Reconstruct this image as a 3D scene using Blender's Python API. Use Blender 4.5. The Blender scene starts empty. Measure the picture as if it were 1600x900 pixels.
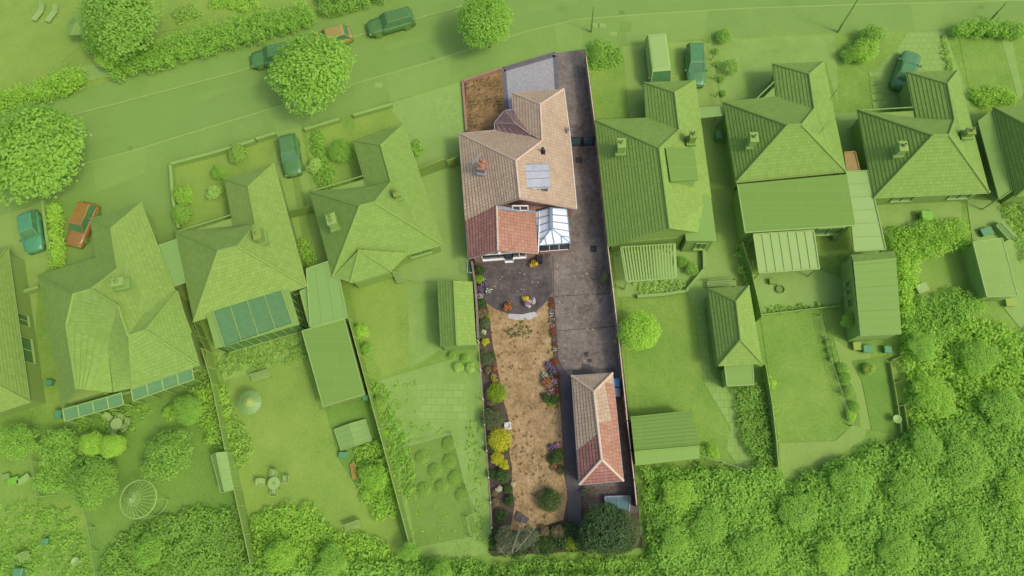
import bpy, math, random
import numpy as np
from mathutils import Vector, Matrix, noise as mnoise

random.seed(7)
rng = np.random.default_rng(7)
S = bpy.context.scene
COL = S.collection

# ---------------------------------------------------------------- camera
FPX, CAMH = 1071.0, 57.0          # focal length in pixels of the 1600 px wide photograph, flying height in metres
NAD = (860.0, 777.0)              # where "straight down" falls in the photograph
_n = Vector(((NAD[0]-800)/FPX, -(NAD[1]-450)/FPX, -1)).normalized()
_zw = -_n
_yw = (Vector((0, 1, 0)) - _zw*_zw.y).normalized()
_xw = _yw.cross(_zw)
RW = Matrix((_xw, _yw, _zw))      # camera -> world
cam_d = bpy.data.cameras.new('camera'); cam = bpy.data.objects.new('camera', cam_d); COL.objects.link(cam)
cam_d.sensor_width = 36; cam_d.lens = 36*FPX/1600; cam_d.clip_start = 1; cam_d.clip_end = 1500
cam.matrix_world = Matrix.Translation((0, 0, CAMH)) @ RW.to_4x4()
S.camera = cam

# ---------------------------------------------------------------- light
SUN_DIR = Vector((0.70, -0.36, 1.0)).normalized()      # towards the sun
w = bpy.data.worlds.new('World'); S.world = w; w.use_nodes = True
wn = w.node_tree; wn.nodes.clear()
sky = wn.nodes.new('ShaderNodeTexSky'); sky.sky_type = 'NISHITA'; sky.sun_disc = False
sky.sun_elevation = math.asin(SUN_DIR.z); sky.sun_rotation = math.atan2(SUN_DIR.x, SUN_DIR.y)
sky.dust_density = 4.0; sky.air_density = 1.0; sky.ozone_density = 0.6
bg = wn.nodes.new('ShaderNodeBackground'); bg.inputs[1].default_value = 0.15
wo = wn.nodes.new('ShaderNodeOutputWorld')
wn.links.new(sky.outputs[0], bg.inputs[0]); wn.links.new(bg.outputs[0], wo.inputs[0])
sd = bpy.data.lights.new('sun', 'SUN'); sd.energy = 1.1; sd.angle = math.radians(9); sd.color = (1, .955, .89)
so = bpy.data.objects.new('sun', sd); COL.objects.link(so)
so.rotation_euler = SUN_DIR.to_track_quat('Z', 'Y').to_euler(); so.location = (60, -30, 90)
S.view_settings.view_transform = 'Standard'; S.view_settings.look = 'None'
S.view_settings.exposure = 0.46; S.view_settings.gamma = 1; S.view_settings.use_curve_mapping = False
S.cycles.max_bounces = 6; S.cycles.diffuse_bounces = 4; S.cycles.transmission_bounces = 3; S.cycles.glossy_bounces = 2
S.cycles.use_denoising = True

# ---------------------------------------------------------------- geometry helpers
def P(x, y, z=0.0):
    """world point seen at photo pixel (x, y) at height z"""
    d = RW @ Vector(((x-800)/FPX, -(y-450)/FPX, -1))
    t = (z-CAMH)/d.z
    return Vector((d.x*t, d.y*t, z))

def mpp(x, y, z=0.0):
    return ((P(x+1, y, z)-P(x, y, z)).length+(P(x, y+1, z)-P(x, y, z)).length)/2

class MB:
    def __init__(s): s.v = []; s.f = []; s.vz = {}
    def poly(s, pts):
        b = len(s.v); s.v += [Vector(p) for p in pts]; s.f.append(tuple(range(b, b+len(pts)))); return s
    def mesh(s, vs, fs):
        b = len(s.v); s.v += [Vector(p) for p in vs]; s.f += [tuple(i+b for i in f) for f in fs]; return s
    def prism(s, top, bot):
        n = len(top); b = len(s.v); s.v += [Vector(p) for p in top]+[Vector(p) for p in bot]
        s.f.append(tuple(b+i for i in range(n))); s.f.append(tuple(b+n+i for i in reversed(range(n))))
        for i in range(n):
            j = (i+1) % n; s.f.append((b+i, b+n+i, b+n+j, b+j))
        return s
    def slab(s, pts, z0, z1):
        return s.prism([(p[0], p[1], z1) for p in pts], [(p[0], p[1], z0) for p in pts])
    def box(s, c, size, rz=0, tilt=None):
        x, y, z = [a/2 for a in size]; M = Matrix.Rotation(rz, 3, 'Z')
        if tilt: M = M @ tilt
        vs = [Vector(c)+M @ Vector((sx*x, sy*y, sz*z)) for sz in (-1, 1) for sx, sy in ((-1, -1), (1, -1), (1, 1), (-1, 1))]
        return s.mesh(vs, [(3, 2, 1, 0), (4, 5, 6, 7), (0, 1, 5, 4), (1, 2, 6, 5), (2, 3, 7, 6), (3, 0, 4, 7)])
    def bar(s, a, b, w_, h_):
        a = Vector(a); b = Vector(b); d = (b-a)
        if d.length < 1e-5: return s
        d.normalize(); up = Vector((0, 0, 1)) if abs(d.z) < .98 else Vector((1, 0, 0))
        r = d.cross(up).normalized(); u = r.cross(d)
        vs = [p+r*sx*w_/2+u*sy*h_/2 for p in (a, b) for sx, sy in ((-1, -1), (1, -1), (1, 1), (-1, 1))]
        return s.mesh(vs, [(3, 2, 1, 0), (4, 5, 6, 7), (0, 1, 5, 4), (1, 2, 6, 5), (2, 3, 7, 6), (3, 0, 4, 7)])
    def tube(s, pts, r, n=6, r2=None):
        pts = [Vector(p) for p in pts]; rings = []
        for i, p in enumerate(pts):
            d = (pts[min(i+1, len(pts)-1)]-pts[max(i-1, 0)]).normalized()
            up = Vector((0, 0, 1)) if abs(d.z) < .95 else Vector((1, 0, 0))
            a = d.cross(up).normalized(); b = a.cross(d)
            rr = r if r2 is None else r+(r2-r)*i/(len(pts)-1)
            rings.append([p+(a*math.cos(k*2*math.pi/n)+b*math.sin(k*2*math.pi/n))*rr for k in range(n)])
        base = len(s.v)
        for R in rings: s.v += R
        for i in range(len(rings)-1):
            for k in range(n):
                k2 = (k+1) % n
                s.f.append((base+i*n+k, base+i*n+k2, base+(i+1)*n+k2, base+(i+1)*n+k))
        s.f.append(tuple(base+k for k in reversed(range(n)))); s.f.append(tuple(base+(len(rings)-1)*n+k for k in range(n)))
        return s
    def lathe(s, c, prof, n=16):
        c = Vector(c); base = len(s.v); m = len(prof)
        for r, z in prof:
            for k in range(n): s.v.append(c+Vector((r*math.cos(k*2*math.pi/n), r*math.sin(k*2*math.pi/n), z)))
        for i in range(m-1):
            for k in range(n):
                k2 = (k+1) % n; s.f.append((base+i*n+k, base+i*n+k2, base+(i+1)*n+k2, base+(i+1)*n+k))
        s.f.append(tuple(base+k for k in reversed(range(n)))); s.f.append(tuple(base+(m-1)*n+k for k in range(n)))
        return s
    def build(s, name, mat_, parent=None, smooth=False):
        org = parent_origin(parent)
        me = bpy.data.meshes.new(name); me.from_pydata([v-org for v in s.v], [], s.f); me.update()
        uv = me.uv_layers.new(name='UVMap')
        d = np.zeros(len(me.loops)*2, dtype=np.float32)
        for pl in me.polygons:
            n = pl.normal
            if abs(n.z) > .97: U = Vector((1, 0, 0)); V = Vector((0, 1, 0))
            else:
                U = Vector((-n.y, n.x, 0)).normalized(); V = n.cross(U)
                if V.z < 0: V = -V
            for li in pl.loop_indices:
                p = me.vertices[me.loops[li].vertex_index].co+org
                d[2*li] = p.dot(U); d[2*li+1] = p.dot(V)
            if pl.index in s.vz:
                for li, v_ in zip(pl.loop_indices, s.vz[pl.index]): d[2*li+1] = v_
        uv.data.foreach_set('uv', d)
        if smooth: me.polygons.foreach_set('use_smooth', [True]*len(me.polygons))
        me.materials.append(mat_)
        o = bpy.data.objects.new(name, me); COL.objects.link(o)
        if parent is not None: o.parent = parent
        return o

def parent_origin(p):
    org = Vector((0, 0, 0))
    while p is not None: org += Vector(p.location); p = p.parent
    return org

def thing(name, label, cat, loc=(0, 0, 0), group=None):
    o = bpy.data.objects.new(name, None); COL.objects.link(o); o.location = loc; o.empty_display_size = .3
    o['label'] = label; o['category'] = cat
    if group: o['group'] = group
    return o
def tag(o, label=None, cat=None, group=None, kind=None):
    if label: o['label'] = label
    if cat: o['category'] = cat
    if group: o['group'] = group
    if kind: o['kind'] = kind
    return o

# ---------------------------------------------------------------- materials
def T(c):
    """the green the neighbourhood round the plot is coloured in"""
    b = (.116, .216, .029); k = (.150, .188, .078)
    return tuple(b[i]+k[i]*(c[i]**.55) for i in range(3))
def TLF(c): return tuple(x*m for x, m in zip(T(c), (2.4, 2.15, 2.6)))
# painted bodies whose colour shows through the green
OVER = {'car_red': (.27,.150,.033), 'car_orange': (.30,.24,.06), 'car_blue': (.075,.26,.11), 'car_teal': (.075,.215,.07), 'car_green': (.08,.20,.05), 'car_black': (.075,.18,.04), 'pink_clay': (.30,.22,.06),
 'cyan': (.09,.26,.095), 'glass_teal': (.105,.23,.075), 'glass_blue': (.075,.19,.065), 'glass': (.08,.18,.05), 'orange': (.32,.22,.03), 'felt': (.12,.235,.058), 'lime': (.17,.40,.03)}
LAP_SHADE = {'tile_shade': .48, 'tile_brown': .65, 'tile_purple': .5, 'tile_red': .10, 'tile_moss': .12}  # strength of the butt shade painted into the laps, strongest on shaded slopes
MATS = {}
def NT(name):
    m = bpy.data.materials.new(name); m.use_nodes = True; nt = m.node_tree
    return m, nt, nt.nodes['Principled BSDF']
def ramp(nt, fac, cols, pos=None):
    r = nt.nodes.new('ShaderNodeValToRGB'); e = r.color_ramp.elements
    pos = pos or [i/(len(cols)-1) for i in range(len(cols))]
    while len(e) < len(cols): e.new(.5)
    for i, c in enumerate(cols): e[i].position = pos[i]; e[i].color = (*c, 1)
    nt.links.new(fac, r.inputs[0]); return r.outputs[0]
def noise(nt, vec, scale, detail=6, rough=.6):
    n = nt.nodes.new('ShaderNodeTexNoise'); n.inputs['Scale'].default_value = scale
    n.inputs['Detail'].default_value = detail; n.inputs['Roughness'].default_value = rough
    nt.links.new(vec, n.inputs['Vector']); return n.outputs['Fac']
def mixc(nt, fac, a, b, mode='MIX'):
    m = nt.nodes.new('ShaderNodeMix'); m.data_type = 'RGBA'; m.blend_type = mode
    if isinstance(fac, (int, float)): m.inputs[0].default_value = fac
    else: nt.links.new(fac, m.inputs[0])
    for s_, i in ((a, 6), (b, 7)):
        if isinstance(s_, tuple): m.inputs[i].default_value = (*s_, 1)
        else: nt.links.new(s_, m.inputs[i])
    return m.outputs[2]
def bump(nt, bs, h, strength, dist):
    b = nt.nodes.new('ShaderNodeBump'); b.inputs['Strength'].default_value = strength; b.inputs['Distance'].default_value = dist
    nt.links.new(h, b.inputs['Height']); nt.links.new(b.outputs[0], bs.inputs['Normal'])
def brick(nt, vec, c1, c2, mo, wd, ht, ms, off=.5):
    b = nt.nodes.new('ShaderNodeTexBrick'); b.inputs['Scale'].default_value = 1; b.offset = off
    b.inputs['Color1'].default_value = (*c1, 1); b.inputs['Color2'].default_value = (*c2, 1); b.inputs['Mortar'].default_value = (*mo, 1)
    b.inputs['Brick Width'].default_value = wd; b.inputs['Row Height'].default_value = ht
    b.inputs['Mortar Size'].default_value = ms; b.inputs['Mortar Smooth'].default_value = .3
    nt.links.new(vec, b.inputs['Vector']); return b
def M(key, g=True):
    """material by name; g = the green version used for the neighbourhood"""
    kk = (key, g)
    if kk in MATS: return MATS[kk]
    spec = SPECS[key]; kind = spec[0]; t = T if g else (lambda c: c)
    m, nt, bs = NT(key+('_green' if g else '')); MATS[kk] = m
    tc = nt.nodes.new('ShaderNodeTexCoord'); L = nt.links
    bs.inputs['Roughness'].default_value = .88; bs.inputs['Specular IOR Level'].default_value = .25
    if kind == 'noise':       # cols, patch scale, fine scale, bump
        _, cols, s1, s2, bp = spec[:5]
        big = noise(nt, tc.outputs['Object'], s1, 5, .65); fine = noise(nt, tc.outputs['Object'], s2, 4, .7)
        mx = nt.nodes.new('ShaderNodeMath'); mx.operation = 'MULTIPLY_ADD'; L.new(fine, mx.inputs[0]); mx.inputs[1].default_value = .55
        sc = nt.nodes.new('ShaderNodeMath'); sc.operation = 'MULTIPLY'; L.new(big, sc.inputs[0]); sc.inputs[1].default_value = .55
        L.new(sc.outputs[0], mx.inputs[2])
        n_ = len(cols); c = ramp(nt, mx.outputs[0], [t(c_) for c_ in cols], [(.34+.42*i/(n_-1)) if not g else (.41+.26*i/(n_-1)) for i in range(n_)])
        L.new(c, bs.inputs['Base Color']); bump(nt, bs, fine, bp, .06)
    elif kind == 'tile':      # c1 c2 patch; uv metres
        _, c1, c2, c3, amt = spec
        if g: c1 = tuple(x*.7 for x in c1); c2 = tuple(x*1.3 for x in c2)
        b = brick(nt, tc.outputs['UV'], t(c1), t(c2), t(tuple(x*(.45 if not g else .15) for x in c1)), .30, .30, .012, 0)
        n1 = noise(nt, tc.outputs['Object'], .55, 8, .75); n2 = noise(nt, tc.outputs['Object'], 7, 4, .8)
        f = nt.nodes.new('ShaderNodeMath'); f.operation = 'MULTIPLY_ADD'; L.new(n1, f.inputs[0]); f.inputs[1].default_value = 1.4
        ad = nt.nodes.new('ShaderNodeMath'); ad.operation = 'MULTIPLY_ADD'; L.new(n2, ad.inputs[0]); ad.inputs[1].default_value = 1.0; ad.inputs[2].default_value = -1.05+amt
        L.new(ad.outputs[0], f.inputs[2]); f.use_clamp = True
        c = mixc(nt, f.outputs[0], b.outputs['Color'], t(c3))
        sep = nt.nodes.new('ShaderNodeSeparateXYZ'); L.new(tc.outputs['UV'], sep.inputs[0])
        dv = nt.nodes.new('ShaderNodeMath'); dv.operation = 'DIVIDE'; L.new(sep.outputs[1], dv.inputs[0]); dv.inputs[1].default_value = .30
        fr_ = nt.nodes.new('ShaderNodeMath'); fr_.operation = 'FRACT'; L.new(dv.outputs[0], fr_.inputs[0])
        lap_shade = ramp(nt, fr_.outputs[0], [(0, 0, 0), (0, 0, 0), (1, 1, 1)], [0, .70, .86])  # painted shade at the top of each course, under the next butt
        st_ = nt.nodes.new('ShaderNodeMath'); st_.operation = 'MULTIPLY'; L.new(lap_shade, st_.inputs[0]); st_.inputs[1].default_value = LAP_SHADE.get(key, .12) if not g else .22
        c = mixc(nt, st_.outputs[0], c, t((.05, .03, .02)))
        L.new(c, bs.inputs['Base Color'])
        wv = nt.nodes.new('ShaderNodeTexWave'); wv.wave_type = 'BANDS'; wv.bands_direction = 'X'; wv.inputs['Scale'].default_value = 1/.3/ (2*math.pi)*math.pi*2*.314
        L.new(tc.outputs['UV'], wv.inputs['Vector'])
        hh = nt.nodes.new('ShaderNodeMath'); hh.operation = 'MULTIPLY_ADD'; L.new(b.outputs['Fac'], hh.inputs[0]); hh.inputs[1].default_value = -1.2
        L.new(n2, hh.inputs[2]); bump(nt, bs, hh.outputs[0], .5, .02)
    elif kind == 'brick':
        _, c1, c2, mo, wd, ht, ms = spec
        b = brick(nt, tc.outputs['UV'], t(c1), t(c2), t(mo), wd, ht, ms)
        n1 = noise(nt, tc.outputs['Object'], 1.3, 6, .7)
        c = mixc(nt, n1, b.outputs['Color'], mixc(nt, .5, b.outputs['Color'], t(tuple(x*.6 for x in c1))))
        L.new(c, bs.inputs['Base Color']); bump(nt, bs, b.outputs['Fac'], -.4, .01)
    elif kind == 'leaf':
        _, cols = spec[:2]; t = TLF if g else t
        gi = nt.nodes.new('ShaderNodeNewGeometry')
        oi = nt.nodes.new('ShaderNodeObjectInfo')
        n1 = noise(nt, tc.outputs['Object'], 1.7, 4, .6)
        ad = nt.nodes.new('ShaderNodeMath'); ad.operation = 'MULTIPLY_ADD'; L.new(gi.outputs['Random Per Island'], ad.inputs[0]); ad.inputs[1].default_value = .42
        m2 = nt.nodes.new('ShaderNodeMath'); m2.operation = 'MULTIPLY'; L.new(n1, m2.inputs[0]); m2.inputs[1].default_value = .9
        L.new(m2.outputs[0], ad.inputs[2])
        c = ramp(nt, ad.outputs[0], [t(c_) for c_ in cols], [.12+.7*i/(len(cols)-1) for i in range(len(cols))])
        L.new(c, bs.inputs['Base Color']); bs.inputs['Roughness'].default_value = .6
        tr = nt.nodes.new('ShaderNodeBsdfTranslucent'); L.new(c, tr.inputs[0])
        mx = nt.nodes.new('ShaderNodeMixShader'); mx.inputs[0].default_value = .58 if g else .3
        L.new(bs.outputs[0], mx.inputs[1]); L.new(tr.outputs[0], mx.inputs[2])
        L.new(mx.outputs[0], nt.nodes['Material Output'].inputs[0])
    elif kind == 'paint':     # colour rough metallic
        _, c, r_, me_ = spec; raw = key in OVER and g
        if raw: c = OVER[key]; t = lambda c_: c_
        n1 = noise(nt, tc.outputs['Object'], 2.5, 6, .7)
        cc = ramp(nt, n1, [t(tuple(x*.86 for x in c)), t(c)], [.35, .6])
        L.new(cc, bs.inputs['Base Color']); bs.inputs['Roughness'].default_value = r_; bs.inputs['Metallic'].default_value = me_
        bs.inputs['Specular IOR Level'].default_value = .5
    return m

SPECS = {
 # ground
 'lawn_dry':  ('noise', [(.11,.088,.032), (.24,.165,.072), (.36,.25,.118), (.47,.35,.185)], .62, 5.0, .8),
 'lawn_front':('noise', [(.08,.06,.022), (.22,.135,.052), (.36,.23,.10)], 1.1, 7.0, .8),
 'asphalt':   ('noise', [(.07,.07,.075), (.12,.12,.12), (.17,.17,.165)], .22, 9.0, .2),
 'road_mend': ('noise', [(.10,.10,.10), (.16,.16,.155), (.22,.215,.20)], .5, 8.0, .3),
 'crossover': ('noise', [(.16,.155,.14), (.24,.235,.21), (.30,.29,.26)], .4, 6.0, .3),
 'pavement':  ('noise', [(.07,.07,.07), (.14,.14,.135), (.22,.21,.19)], .3, 6.0, .2),
 'drive':     ('noise', [(.055,.046,.038), (.13,.109,.088), (.195,.165,.135), (.27,.235,.19)], .42, 3.0, .3),
 'patio':     ('noise', [(.045,.038,.034), (.09,.077,.07), (.16,.14,.125)], .5, 3.0, .3),
 'path':      ('noise', [(.06,.055,.055), (.09,.083,.08), (.115,.107,.10)], .6, 4.0, .3),
 'soil':      ('noise', [(.03,.024,.016), (.075,.058,.038), (.13,.10,.065)], 1.2, 8.0, .9),
 'grass':     ('noise', [(.0,.02,.0), (.07,.11,.02), (.20,.19,.05), (.45,.38,.12)], .30, 6.0, .7),
 'grass_yellow': ('noise', [(.03,.06,.01), (.22,.19,.05), (.36,.27,.08), (.55,.42,.14)], .3, 6.0, .6),
 'grass_dark':('noise', [(.0,.01,.0), (.02,.05,.01), (.10,.12,.03)], .3, 5.0, .8),
 'gravel':    ('noise', [(.08,.10,.05), (.28,.27,.20), (.42,.40,.32), (.62,.58,.48)], .45, 9.0, .5),
 'pebbles':   ('noise', [(.15,.15,.14), (.50,.50,.46), (.75,.74,.70)], 2.5, 9.0, .9),
 'concrete':  ('noise', [(.26,.25,.23), (.42,.41,.38), (.56,.54,.50)], .3, 5.0, .2),
 'tan_concrete': ('noise', [(.24,.20,.13), (.42,.35,.24), (.58,.49,.34)], .3, 5.0, .2),
 'kerb':      ('noise', [(.38,.38,.36), (.52,.52,.48), (.62,.62,.58)], .5, 5.0, .2),
 'drain':     ('noise', [(.03,.03,.032), (.05,.05,.05), (.07,.07,.07)], 2, 12.0, .5),
 'block':     ('brick', (.31,.31,.31), (.42,.415,.40), (.20,.20,.20), .20, .10, .012),
 'block_edge':('brick', (.13,.13,.14), (.19,.185,.19), (.08,.08,.08), .20, .10, .012),
 'slabs':     ('brick', (.46,.45,.40), (.62,.60,.53), (.12,.12,.08), .60, .60, .035),
 'flags':     ('brick', (.45,.42,.34), (.75,.72,.62), (.12,.12,.08), .9, .6, .035),
 # roofs
 'tile_moss': ('tile', (.355,.26,.165), (.415,.315,.205), (.49,.385,.265), .0),
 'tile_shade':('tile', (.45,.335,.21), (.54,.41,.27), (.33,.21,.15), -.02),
 'tile_red':  ('tile', (.32,.16,.10), (.385,.21,.14), (.45,.31,.215), -.15),
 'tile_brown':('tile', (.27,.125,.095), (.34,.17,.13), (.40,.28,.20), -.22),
 'tile_purple':('tile', (.17,.11,.105), (.23,.15,.14), (.42,.32,.24), -.25),
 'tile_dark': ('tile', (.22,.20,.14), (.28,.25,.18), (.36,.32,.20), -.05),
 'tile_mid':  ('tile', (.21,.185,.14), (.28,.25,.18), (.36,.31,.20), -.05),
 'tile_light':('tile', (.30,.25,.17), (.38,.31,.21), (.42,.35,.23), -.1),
 'ridge_pale':('noise', [(.45,.34,.24), (.55,.42,.30), (.62,.50,.37)], 1, 6, .4),
 'ridge_dull':('noise', [(.22,.19,.14), (.32,.28,.20), (.42,.37,.27)], 1, 6, .4),
 'ridge_brown':('noise', [(.22,.15,.12), (.32,.23,.18), (.42,.32,.25)], 1, 6, .4),
 'felt':      ('brick', (.06,.07,.07), (.10,.11,.11), (.22,.23,.22), 7.0, 1.0, .035),
 'felt_light':('brick', (.22,.25,.25), (.30,.33,.33), (.14,.16,.16), 7.0, .9, .03),
 'zinc':      ('noise', [(.27,.29,.31), (.38,.40,.41), (.46,.47,.47)], .7, 3, .2),
 'lead':      ('noise', [(.17,.19,.22), (.24,.27,.30), (.30,.33,.36)], 1.5, 6, .2),
 # walls
 'brick_red': ('brick', (.30,.14,.095), (.38,.20,.14), (.33,.28,.23), .225, .075, .010),
 'brick_pale':('brick', (.38,.30,.22), (.46,.37,.28), (.40,.37,.32), .225, .075, .010),
 'render':    ('noise', [(.42,.40,.35), (.52,.50,.45), (.60,.58,.52)], .8, 5, .1),
 'boards':    ('brick', (.62,.62,.60), (.68,.68,.66), (.35,.35,.34), 4.0, .15, .012),
 'fence_tan': ('brick', (.27,.22,.145), (.34,.28,.19), (.11,.085,.055), .11, 3.0, .014),
 'fence_dark':('brick', (.11,.09,.07), (.15,.125,.10), (.045,.038,.03), .11, 3.0, .014),
 'fence_pale':('noise', [(.42,.34,.22), (.55,.45,.30), (.62,.52,.36)], 2, 8, .2),
 'fence_grey':('brick', (.20,.18,.15), (.27,.24,.20), (.09,.08,.07), .12, 3.0, .014),
 'planks':    ('brick', (.12,.10,.09), (.17,.145,.13), (.05,.04,.04), 3.0, .14, .014),
 'wood':      ('noise', [(.17,.11,.07), (.25,.17,.11), (.32,.23,.15)], 2, 10, .3),
 # paint, glass, metal
 'white':     ('paint', (.80,.80,.78), .45, 0), 'offwhite': ('paint', (.62,.62,.58), .6, 0),
 'grey':      ('paint', (.25,.28,.30), .5, 0), 'black': ('paint', (.015,.015,.017), .5, 0),
 'bar_grey':  ('paint', (.20,.25,.29), .45, 0),
 'poly_white':('paint', (.72,.79,.83), .35, 0),
 'poly_clear':('paint', (.30,.40,.38), .3, 0), 'poly_cream': ('paint', (.60,.60,.48), .5, 0),
 'glass':     ('paint', (.035,.05,.055), .08, 0), 'glass_blue': ('paint', (.06,.13,.14), .1, 0),
 'glass_teal':('paint', (.08,.17,.16), .15, 0),
 'car_black': ('paint', (.03,.06,.06), .38, 0), 'car_teal': ('paint', (.03,.16,.20), .38, 0),
 'car_blue':  ('paint', (.04,.32,.42), .38, 0), 'car_red': ('paint', (.75,.08,.02), .25, 0),
 'car_green': ('paint', (.03,.15,.12), .38, 0), 'car_white': ('paint', (.95,.95,.92), .3, 0),
 'car_orange':('paint', (.90,.30,.10), .3, 0), 'tyre': ('paint', (.02,.02,.02), .8, 0),
 'lamp':      ('paint', (.80,.80,.78), .15, 0), 'lamp_red': ('paint', (.5,.03,.02), .2, 0),
 'terracotta':('paint', (.48,.20,.11), .8, 0), 'blue_plastic': ('paint', (.02,.16,.34), .4, 0),
 'bin_grey':  ('paint', (.13,.16,.20), .5, 0), 'cyan': ('paint', (.05,.5,.5), .5, 0), 'lime': ('paint', (.35,.85,.05), .5, 0),
 'pink_clay': ('paint', (.85,.22,.12), .8, 0), 'tan_paint': ('paint', (.75,.45,.08), .7, 0), 'steel': ('paint', (.45,.46,.47), .4, .6),
 'orange':    ('paint', (.85,.30,.05), .6, 0), 'bark': ('noise', [(.06,.05,.04), (.10,.08,.06), (.16,.13,.10)], 2, 10, .8),
 'pale_bark': ('noise', [(.17,.17,.11), (.27,.26,.18), (.36,.35,.25)], 2, 10, .4),
 # leaves
 'leaf_mid':  ('leaf', [(.02,.06,.008), (.06,.14,.02), (.13,.26,.03)]),
 'leaf_dark': ('leaf', [(.012,.03,.008), (.03,.07,.015), (.07,.13,.03)]),
 'leaf_deep': ('leaf', [(.014,.04,.010), (.04,.09,.024), (.09,.16,.045)]),
 'leaf_bright': ('leaf', [(.10,.20,.01), (.28,.45,.02), (.50,.65,.05)]),
 'leaf_yellow': ('leaf', [(.14,.17,.008), (.38,.40,.015), (.62,.62,.04)]),
 'leaf_lime': ('leaf', [(.05,.11,.006), (.15,.26,.012), (.32,.46,.03)]),
 'leaf_olive':('leaf', [(.05,.06,.02), (.11,.13,.045), (.20,.22,.09)]),
 'leaf_silver':('leaf', [(.03,.045,.018), (.09,.115,.05), (.19,.22,.11)]),
 'leaf_pale': ('leaf', [(.25,.30,.12), (.45,.48,.28), (.75,.75,.55)]),
 'leaf_dry':  ('leaf', [(.07,.05,.02), (.15,.12,.05), (.27,.23,.11)]),
 'leaf_green':('leaf', [(.018,.045,.008), (.045,.095,.018), (.09,.16,.035)]),
 'leaf_olivebush': ('leaf', [(.04,.07,.02), (.09,.13,.04), (.15,.19,.07)]),
 'fl_red':    ('leaf', [(.22,.01,.02), (.40,.02,.05), (.6,.05,.10)]),
 'fl_pink':   ('leaf', [(.40,.05,.20), (.55,.15,.35), (.8,.45,.6)]),
 'fl_purple': ('leaf', [(.10,.02,.12), (.25,.08,.30), (.50,.25,.55)]),
 'fl_white':  ('leaf', [(.35,.25,.30), (.75,.72,.68), (.85,.83,.8)]),
 'fl_orange': ('leaf', [(.30,.06,.02), (.55,.14,.04), (.75,.25,.08)]),
 'fl_yellow': ('leaf', [(.45,.28,.01), (.75,.50,.02), (.85,.7,.10)]),
}

# ---------------------------------------------------------------- leaves
def leaf_arrays(spheres, s, dens, up=.55, lower=-.35, layers=(1.0,)):
    """quads scattered over the surfaces of spheres (x,y,z,r[,flat])"""
    C = []; N = []
    for sp in spheres:
        x, y, z, r = sp[:4]; fl = sp[4] if len(sp) > 4 else .9
        for ly in layers:
            n = max(4, int(dens*4*math.pi*(r*ly)**2*(1-lower)/2))
            u = rng.uniform(lower, 1, n); a = rng.uniform(0, 2*math.pi, n); q = np.sqrt(1-u*u)
            d = np.stack([q*np.cos(a), q*np.sin(a), u], 1)
            rr = r*ly*(1+rng.normal(0, .10, n))[:, None]
            C.append(np.array([[x, y, z]])+d*rr*np.array([[1, 1, fl]])); N.append(d)
    C = np.concatenate(C); N = np.concatenate(N); n = len(C)
    N = N+rng.normal(0, .5, (n, 3)); N[:, 2] += up; N /= np.linalg.norm(N, axis=1)[:, None]
    R = rng.normal(0, 1, (n, 3)); A = np.cross(N, R); A /= np.linalg.norm(A, axis=1)[:, None]; B = np.cross(N, A)
    sz = (s*rng.uniform(.6, 1.3, n))[:, None]
    V = np.stack([C-A*sz*.62, C-B*sz*.38, C+A*sz*.62, C+B*sz*.38], 1).reshape(-1, 3)
    return V
def quads_mesh(name, V):
    n = len(V)//4; me = bpy.data.meshes.new(name)
    me.vertices.add(len(V)); me.vertices.foreach_set('co', V.astype(np.float32).ravel())
    me.loops.add(n*4); me.loops.foreach_set('vertex_index', np.arange(n*4, dtype=np.int32))
    me.polygons.add(n); me.polygons.foreach_set('loop_start', np.arange(n, dtype=np.int32)*4)
    me.update(calc_edges=True); return me
def leaves(name, V, mat_, parent=None):
    V = V-np.array([list(parent_origin(parent))])
    me = quads_mesh(name, V); me.materials.append(mat_)
    o = bpy.data.objects.new(name, me); COL.objects.link(o)
    if parent is not None: o.parent = parent
    return o
PROTO = {}
def crown_spheres(seed, n, spread=.62, rmin=.26, rmax=.42, flat=.8):
    r = random.Random(seed); out = [(0, 0, -.05, .62, .8)]
    for i in range(n):
        u = 1-(i+.5)/n*1.35; a = i*2.39996+r.uniform(-.3, .3); q = math.sqrt(max(0, 1-u*u))
        rr = r.uniform(rmin*.8, rmax*1.08); d = spread+r.uniform(-.16, .10)*(.3 if spread > .8 else 1)
        out.append((q*math.cos(a)*d, q*math.sin(a)*d, u*d*flat, rr, .85))
    return out
def proto(kind, k):
    key = (kind, k)
    if key not in PROTO:
        if kind == 'tree': V = leaf_arrays(crown_spheres(k*13+1, 34), .062, 330)
        elif kind == 'loose': V = leaf_arrays(crown_spheres(k*13+5, 26, .66, .18, .30), .06, 300)
        elif kind == 'bush': V = leaf_arrays(crown_spheres(k*13+9, 16, .6, .28, .42), .115, 110)
        elif kind == 'ball': V = leaf_arrays([(0, 0, 0, 1, .95)]+crown_spheres(k*13+2, 22, .84, .16, .24, .95), .085, 230, lower=-.2)
        elif kind == 'spiky':
            V = leaf_arrays(crown_spheres(k*13+3, 14, .66, .2, .34), .10, 110)
            V = V*(1+0*V)
        me = quads_mesh('crown_'+kind, V); me.materials.append(M('leaf_mid', True)); PROTO[key] = me
    return PROTO[key]
_pk = [0]
def crown(name, c, r, kind, mat_, parent, flat=1.0):
    _pk[0] += 1
    o = bpy.data.objects.new(name, proto(kind, _pk[0] % 3)); COL.objects.link(o)
    o.material_slots[0].link = 'OBJECT'; o.material_slots[0].material = mat_
    o.parent = parent; o.location = Vector(c)-parent_origin(parent); o.scale = (r, r, r*flat)
    if kind != 'ball': o.scale = (r*random.uniform(.92, 1.08), r*random.uniform(.9, 1.04), r*flat)
    o.rotation_euler = (0, 0, random.uniform(0, 6.28)); return o
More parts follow.
